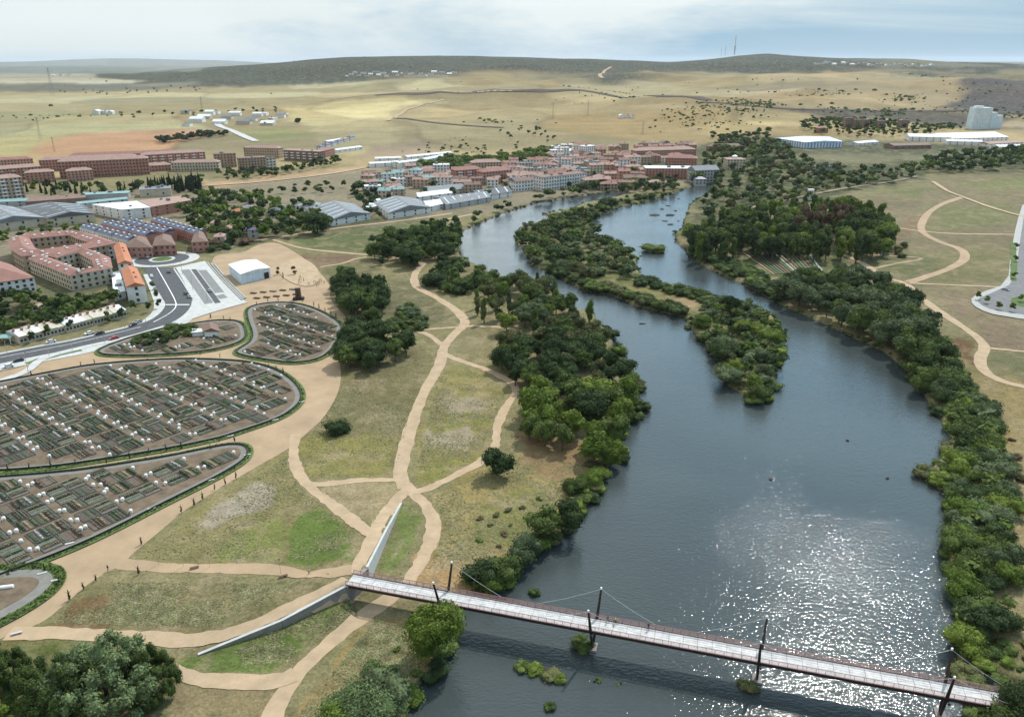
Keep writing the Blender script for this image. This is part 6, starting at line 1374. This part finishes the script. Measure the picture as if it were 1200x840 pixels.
def car_meshes(m_):
    b1 = MB(); profile(b1, bodyp, .86, .66); return b1.mesh('body', m_)
gl = MB(); profile(gl, [(-1.22, .97), (-.68, 1.36), (.88, 1.39), (1.5, 1.0)], .80, .675); glm = gl.mesh('window_band', M['glass'])
wsm = MB(); wsm.add([(-.58, -1.30, .97), (.58, -1.30, .97), (.58, -.74, 1.40), (-.58, -.74, 1.40)], [(0, 1, 2, 3)]); wsm.add([(-.58, 1.60, 1.0), (.58, 1.60, 1.0), (.58, .93, 1.43), (-.58, .93, 1.43)], [(3, 2, 1, 0)]); wsm = wsm.mesh('windscreen', M['glass'])
wl = MB(); wl.tube((-.1, 0, 0), (.1, 0, 0), .33, .33, 12); wlm = wl.mesh('wheel', M['black']); hl = MB(); hl.box(0, 0, 0, .3, .08, .14); hlm = hl.mesh('headlight', M['white'])
carc = {n_: car_meshes(mat('car_paint_' + n_, c_, .25, 0, spec=.6)) for n_, c_ in dict(white=(.7, .7, .7), black=(.02, .02, .025), grey=(.22, .23, .24), red=(.35, .03, .03), blue=(.04, .08, .22)).items()}
road_w = [Vector(un(*q)) for q in road]
cars = [(156, 382, 'black', 'black car on the road bend below the low houses', 1), (162, 379, 'grey', 'grey car behind the black car on the road bend', 1), (105, 392, 'white', 'white car parked at the kerb before the low houses', 1), (117, 392, 'black', 'black car parked next to the white one on the road', 1), (22, 424, 'black', 'black car turning at the left road junction', 1), (10, 431, 'white', 'white car at the left road junction', 1), (60, 402, 'white', 'white car parked near the left street trees', 1), (182, 340, 'grey', 'grey car parked in the side street', 2), (178, 325, 'white', 'white car parked at the top of the side street', 2), (198, 320, 'black', 'black car leaving the roundabout', 2), (174, 302, 'white', 'white car on the roundabout', 3), (246, 342, 'grey', 'grey car alone in the car park lane', 2), (1178, 341, 'grey', 'grey car parked on the right-hand residential road', 2), (134, 398, 'red', 'red car driving along the town road', 1), (218, 345, 'black', 'black car at the edge of the car park', 2), (222, 349, 'grey', 'grey car next to the black one by the car park', 2)]
for a, b_, c_, lab, md in cars:
    x, y = un(a, b_)
    if md == 1:
        k = min(range(len(road_w) - 1), key=lambda q: ((road_w[q] + road_w[q + 1]) / 2 - Vector((x, y))).length); d = road_w[k + 1] - road_w[k]; rz = math.atan2(d.y, d.x) - math.pi / 2
    elif md == 2: d = Vector(un(203, 314)) - Vector(un(226, 352)); rz = math.atan2(d.y, d.x) - math.pi / 2
    else: rz = .3
    zc_ = ZL[0] + .02 if False else .33
    g = empty('parked_car', (x, y, .22), lab, 'car', 'cars on the town streets', rz)
    link('body', carc[c_], g); link('window_band', glm, g); link('windscreen', wsm, g)
    for sx in (-1, 1):
        for sy in (-1.3, 1.35): link('wheel', wlm, g, (sx * .78, sy, .33))
        link('headlight', hlm, g, (sx * .55, -2.12, .66))
# people: one skinned body each
def person(label, loc, rz, top, legs, pose='walk', bike=False):
    st = .28 if pose == 'walk' else .08
    J = dict(pel=(0, 0, .95), che=(0, .02, 1.32), nec=(0, 0, 1.50), hea=(0, -.02, 1.66), hlL=(.10, 0, .90), hlR=(-.10, 0, .90), knL=(.11, -st * .6, .50), knR=(-.11, st * .3, .50), anL=(.11, -st, .08), anR=(-.11, st, .10), toL=(.12, -st - .18, .04), toR=(-.12, st - .16, .04), shL=(.19, 0, 1.43), shR=(-.19, 0, 1.43), elL=(.26, .08, 1.16), elR=(-.26, -.02, 1.16), haL=(.27, -.06, .93), haR=(-.26, -.18, .97))
    if pose == 'ride': J.update(che=(0, -.18, 1.40), nec=(0, -.28, 1.56), hea=(0, -.33, 1.70), pel=(0, .1, 1.0), hlL=(.10, .06, .98), hlR=(-.10, .06, .98), knL=(.12, -.28, .82), knR=(-.12, -.16, .58), anL=(.12, -.05, .52), anR=(-.12, -.05, .24), toL=(.12, -.2, .48), toR=(-.12, -.2, .2), shL=(.19, -.22, 1.48), shR=(-.19, -.22, 1.48), elL=(.27, -.36, 1.26), elR=(-.27, -.36, 1.26), haL=(.25, -.55, 1.08), haR=(-.25, -.55, 1.08))
    E_ = [('pel', 'che'), ('che', 'nec'), ('nec', 'hea'), ('pel', 'hlL'), ('pel', 'hlR'), ('hlL', 'knL'), ('hlR', 'knR'), ('knL', 'anL'), ('knR', 'anR'), ('anL', 'toL'), ('anR', 'toR'), ('che', 'shL'), ('che', 'shR'), ('shL', 'elL'), ('shR', 'elR'), ('elL', 'haL'), ('elR', 'haR')]
    R_ = dict(pel=.15, che=.16, nec=.06, hea=.115, hlL=.10, hlR=.10, knL=.065, knR=.065, anL=.045, anR=.045, toL=.04, toR=.04, shL=.075, shR=.075, elL=.045, elR=.045, haL=.035, haR=.035)
    keys = list(J); m = MB(); m.add([J[k] for k in keys], []); me = bpy.data.meshes.new('body'); me.from_pydata(m.v, [(keys.index(a), keys.index(b_)) for a, b_ in E_], [])
    g = empty('person', loc, label, 'person', None, rz); o = link('body', me, g)
    md = o.modifiers.new('skin', 'SKIN'); sv = me.skin_vertices[0].data
    for i, k in enumerate(keys): sv[i].radius = (R_[k], R_[k]); sv[i].use_root = (k == 'pel')
    o.modifiers.new('sub', 'SUBSURF').levels = 1; o.modifiers['sub'].render_levels = 1
    dg = bpy.context.evaluated_depsgraph_get(); me2 = bpy.data.meshes.new_from_object(o.evaluated_get(dg)); o.modifiers.clear(); o.data = me2
    for c_ in (top, legs, SKIN): me2.materials.append(c_)
    for p in me2.polygons: z = p.center.z; x_ = abs(p.center.x); p.material_index = 2 if (z > 1.53 or (x_ > .2 and z < 1.12)) else 1 if z < .98 else 0
    hm_ = MB(); hx, hy, hz_ = J['hea']
    V, T = IV * np.array([.125, .13, .10]) + np.array([hx, hy + .025, hz_ + .06]), IT
    link('hair', npmesh('hair', V, T, M['bark']), g)
    return g
SKIN = mat('skin', (.45, .27, .19), .6, 0); clo = {n_: mat('cloth_' + n_, c_, .9, 0) for n_, c_ in dict(dark=(.03, .03, .04), yellow=(.55, .5, .2), blue=(.06, .10, .25), white=(.6, .6, .6), red=(.4, .05, .04)).items()}
def onbridge(px, py):
    x, y = un(px, py, DZ); s_ = (Vector((x, y, 0)) - BA).dot(BD); t_ = (Vector((x, y, 0)) - BA).dot(BN); q = bp_(s_, min(max(t_, .6), BW - .6), DZ + .02); return q
def bicycle(label, loc, rz):
    g = empty('bicycle', loc, label, 'bicycle', None, rz)
    for y_ in (-.52, .52):
        w_ = MB(); n = 16; vs = []
        for k in range(n):
            a = 2 * math.pi * k / n
            for r_, x_ in ((.30, 0), (.34, .02), (.36, 0), (.34, -.02)): vs.append((x_, y_ + math.cos(a) * r_, .36 + math.sin(a) * r_))
        w_.add(vs, [(4 * k + j, 4 * ((k + 1) % n) + j, 4 * ((k + 1) % n) + (j + 1) % 4, 4 * k + (j + 1) % 4) for k in range(n) for j in range(4)]); w_.build('wheel', M['black'], g)
    f = MB()
    for a, b_ in (((0, .52, .36), (0, .12, .34)), ((0, .12, .34), (0, .22, .88)), ((0, .52, .36), (0, .2, .78)), ((0, .2, .78), (0, -.36, .86)), ((0, .12, .34), (0, -.38, .78)), ((0, -.36, .95), (0, -.52, .36))): f.tube(a, b_, .022, .022, 6)
    f.build('frame', M['corten'], g); s_ = MB(); s_.box(0, .24, .9, .14, .26, .06); s_.build('saddle', M['black'], g); h_ = MB(); h_.tube((-.27, -.4, 1.02), (.27, -.4, 1.02), .016, .016, 6); h_.tube((0, -.37, .9), (0, -.4, 1.02), .018, .018, 6); h_.build('handlebar', M['black'], g)
ba = math.atan2(BD.y, BD.x)
person('person in dark clothes with yellow top on the footbridge beside the far railing', onbridge(722, 724), ba + math.pi / 2, clo['yellow'], clo['dark'], 'ride')
bicycle('bicycle ridden across the footbridge past the first river mast', onbridge(722, 724), ba + math.pi / 2)
person('person in dark clothes walking just left of the cyclist on the footbridge', onbridge(714, 721), ba - math.pi / 2, clo['dark'], clo['dark'])
person('lone person in dark clothes at the far railing right of the cyclist', onbridge(761, 731), ba, clo['dark'], clo['blue'])
for a, b_, lab, t_ in [(127, 669, 'person in dark clothes standing where the promenade meets the lower paths', 'dark'), (363, 679, 'person with white top on the path before the footbridge', 'white'), (346, 352, 'person beside the wooden tower on the plaza', 'blue'), (380, 333, 'person in red at the playground edge', 'red')]:
    x, y = un(a, b_, 0); zz = hz(x, y); person(lab, (x, y, zz + .09), random.uniform(0, 6), clo[t_], clo['dark'])
# rocks and gravel bars in the channels
RK = []
for i in range(4):
    V = IV * rng.uniform(.7, 1.25, (len(IV), 1)) * np.array([1, .75, .5]); RK.append(npmesh('boulder', V, IT, M['rock']))
for i, (a, b_, s_) in enumerate([(753, 379, 2.6), (903, 561, 1.6), (993, 516, 1.0), (768, 252, 7), (776, 245, 6), (783, 241, 4), (786, 252, 7), (792, 247, 4), (779, 259, 4), (786, 263, 5), (770, 234, 3), (795, 233, 2.5), (777, 238, 2.5), (795, 259, 2), (751, 300, 1.6), (1040, 560, 1.2), (728, 800, .5), (697, 798, .6)]):
    x, y = un(a, b_, -1.4); o = link('boulder', RK[i % 4], None, (x, y, -1.45), i * 1.1, (s_ * .75, s_ * .6, max(.9, s_ * .3))); tag(o, f'{ordn(i, 99)} dark low rock in the river, {"in the right channel below the mill" if 3 <= i <= 13 else "standing alone in open water"}', 'rock', 'dark rocks in the river')
# polytunnel rows on the right bank
p00, p10, p11, p01 = [Vector(un(*q)) for q in ((868, 296), (950, 297), (965, 318), (905, 322))]
for i in range(16):
    t0 = (i + .5) / 16; a = p00.lerp(p10, t0); b_ = p01.lerp(p11, t0); rw_ = empty('crop_bed', (a.x, a.y, 0), f'{ordn(i, 16)} long crop bed in the field between plantation and river', 'crop bed', 'long crop beds on the right bank'); d = b_ - a; m = MB(); w_ = (p10 - p00).length / 16 * .4
    m.bar((0, 0, .2), (d.x, d.y, .2), w_, .5); m.build('ridge', cropM[[4, 3, 0, 2, 3, 3, 0, 5][i % 8]], rw_)
# ------------------------------------------------------------------ grass tufts on the meadows (uncountable)
def tufts(name, polys, n, m_, sz, hgt):
    pts = []
    for poly in polys:
        w_ = np.array(W(poly)); ar = (w_[:, 0].max() - w_[:, 0].min()) * (w_[:, 1].max() - w_[:, 1].min()); k = int(n * 3); X = rng.uniform(w_[:, 0].min(), w_[:, 0].max(), k); Y = rng.uniform(w_[:, 1].min(), w_[:, 1].max(), k); ok = inpoly(X, Y, w_) & ~inpoly(X, Y, PROM) & (vnoise(X, Y, 9, 3) + .8 * vnoise(X, Y, 3.1, 8) + rng.uniform(-.45, .45, len(X)) > 1.0); pts.append(np.column_stack([X[ok], Y[ok]])[:n])
    Pp = np.vstack(pts); PA_ = np.array(PATHS); keep_ = np.ones(len(Pp), bool)
    for i in range(0, len(Pp), 500): D_ = np.hypot(Pp[i:i + 500, 0:1] - PA_[None, :, 0], Pp[i:i + 500, 1:2] - PA_[None, :, 1]); keep_[i:i + 500] = (D_ > PA_[None, :, 2]).all(1)
    Pp = Pp[keep_]; k = len(Pp); Z = height(Pp[:, 0], Pp[:, 1]); a = rng.uniform(0, 6.28, k); s_ = sz * rng.uniform(.5, 1.5, k); h_ = hgt * rng.uniform(.4, 1.5, k)
    out = []
    for q in (0, 2.1, 4.2):
        c_, s2 = np.cos(a + q) * s_, np.sin(a + q) * s_; w2 = .35
        out.append(np.stack([np.column_stack([Pp[:, 0] - s2 * w2, Pp[:, 1] + c_ * w2, Z + h_ * .8]), np.column_stack([Pp[:, 0] + s2 * w2, Pp[:, 1] - c_ * w2, Z + h_ * .8]), np.column_stack([Pp[:, 0] + c_, Pp[:, 1] + s2, Z + .01])], 1).reshape(-1, 3))
    V = np.vstack(out); tag(link(name, npmesh(name, V, np.arange(len(V)).reshape(-1, 3), m_)), kind='stuff')
MEAD = [[(400, 450), (420, 410), (500, 405), (465, 545), (372, 560), (358, 520)], [(515, 432), (560, 436), (595, 458), (560, 535), (500, 563), (488, 550)], [(505, 585), (600, 530), (690, 545), (620, 640), (500, 670)], [(160, 655), (345, 528), (425, 628), (400, 655)], [(60, 730), (125, 682), (385, 682), (260, 735)], [(230, 785), (400, 705), (420, 715), (340, 775)], [(340, 850), (440, 725), (510, 740), (460, 830)], [(1120, 440), (1180, 450), (1240, 700), (1180, 740)]]
tufts('dry_grass', MEAD, 4200, foliage('dry_grass', (.19, .165, .09), (.36, .32, .20)), .30, .10)
tufts('green_grass', MEAD, 2200, foliage('green_grass', (.11, .135, .05), (.18, .21, .08)), .34, .12)
# ------------------------------------------------------------------ haze
hb = MB(); hb.box(0, 0, -8, 156000, 156000, 438)
hm = bpy.data.materials.new('haze'); hm.use_nodes = True; ht = hm.node_tree; ht.nodes.clear(); ho = ht.nodes.new('ShaderNodeOutputMaterial'); hv = ht.nodes.new('ShaderNodeVolumePrincipled')
hv.inputs['Color'].default_value = (.80, .90, 1.0, 1); hv.inputs['Density'].default_value = 1.9e-5; hv.inputs['Anisotropy'].default_value = .2; ht.links.new(hv.outputs[0], ho.inputs['Volume'])
tag(hb.build('haze', hm), kind='stuff')
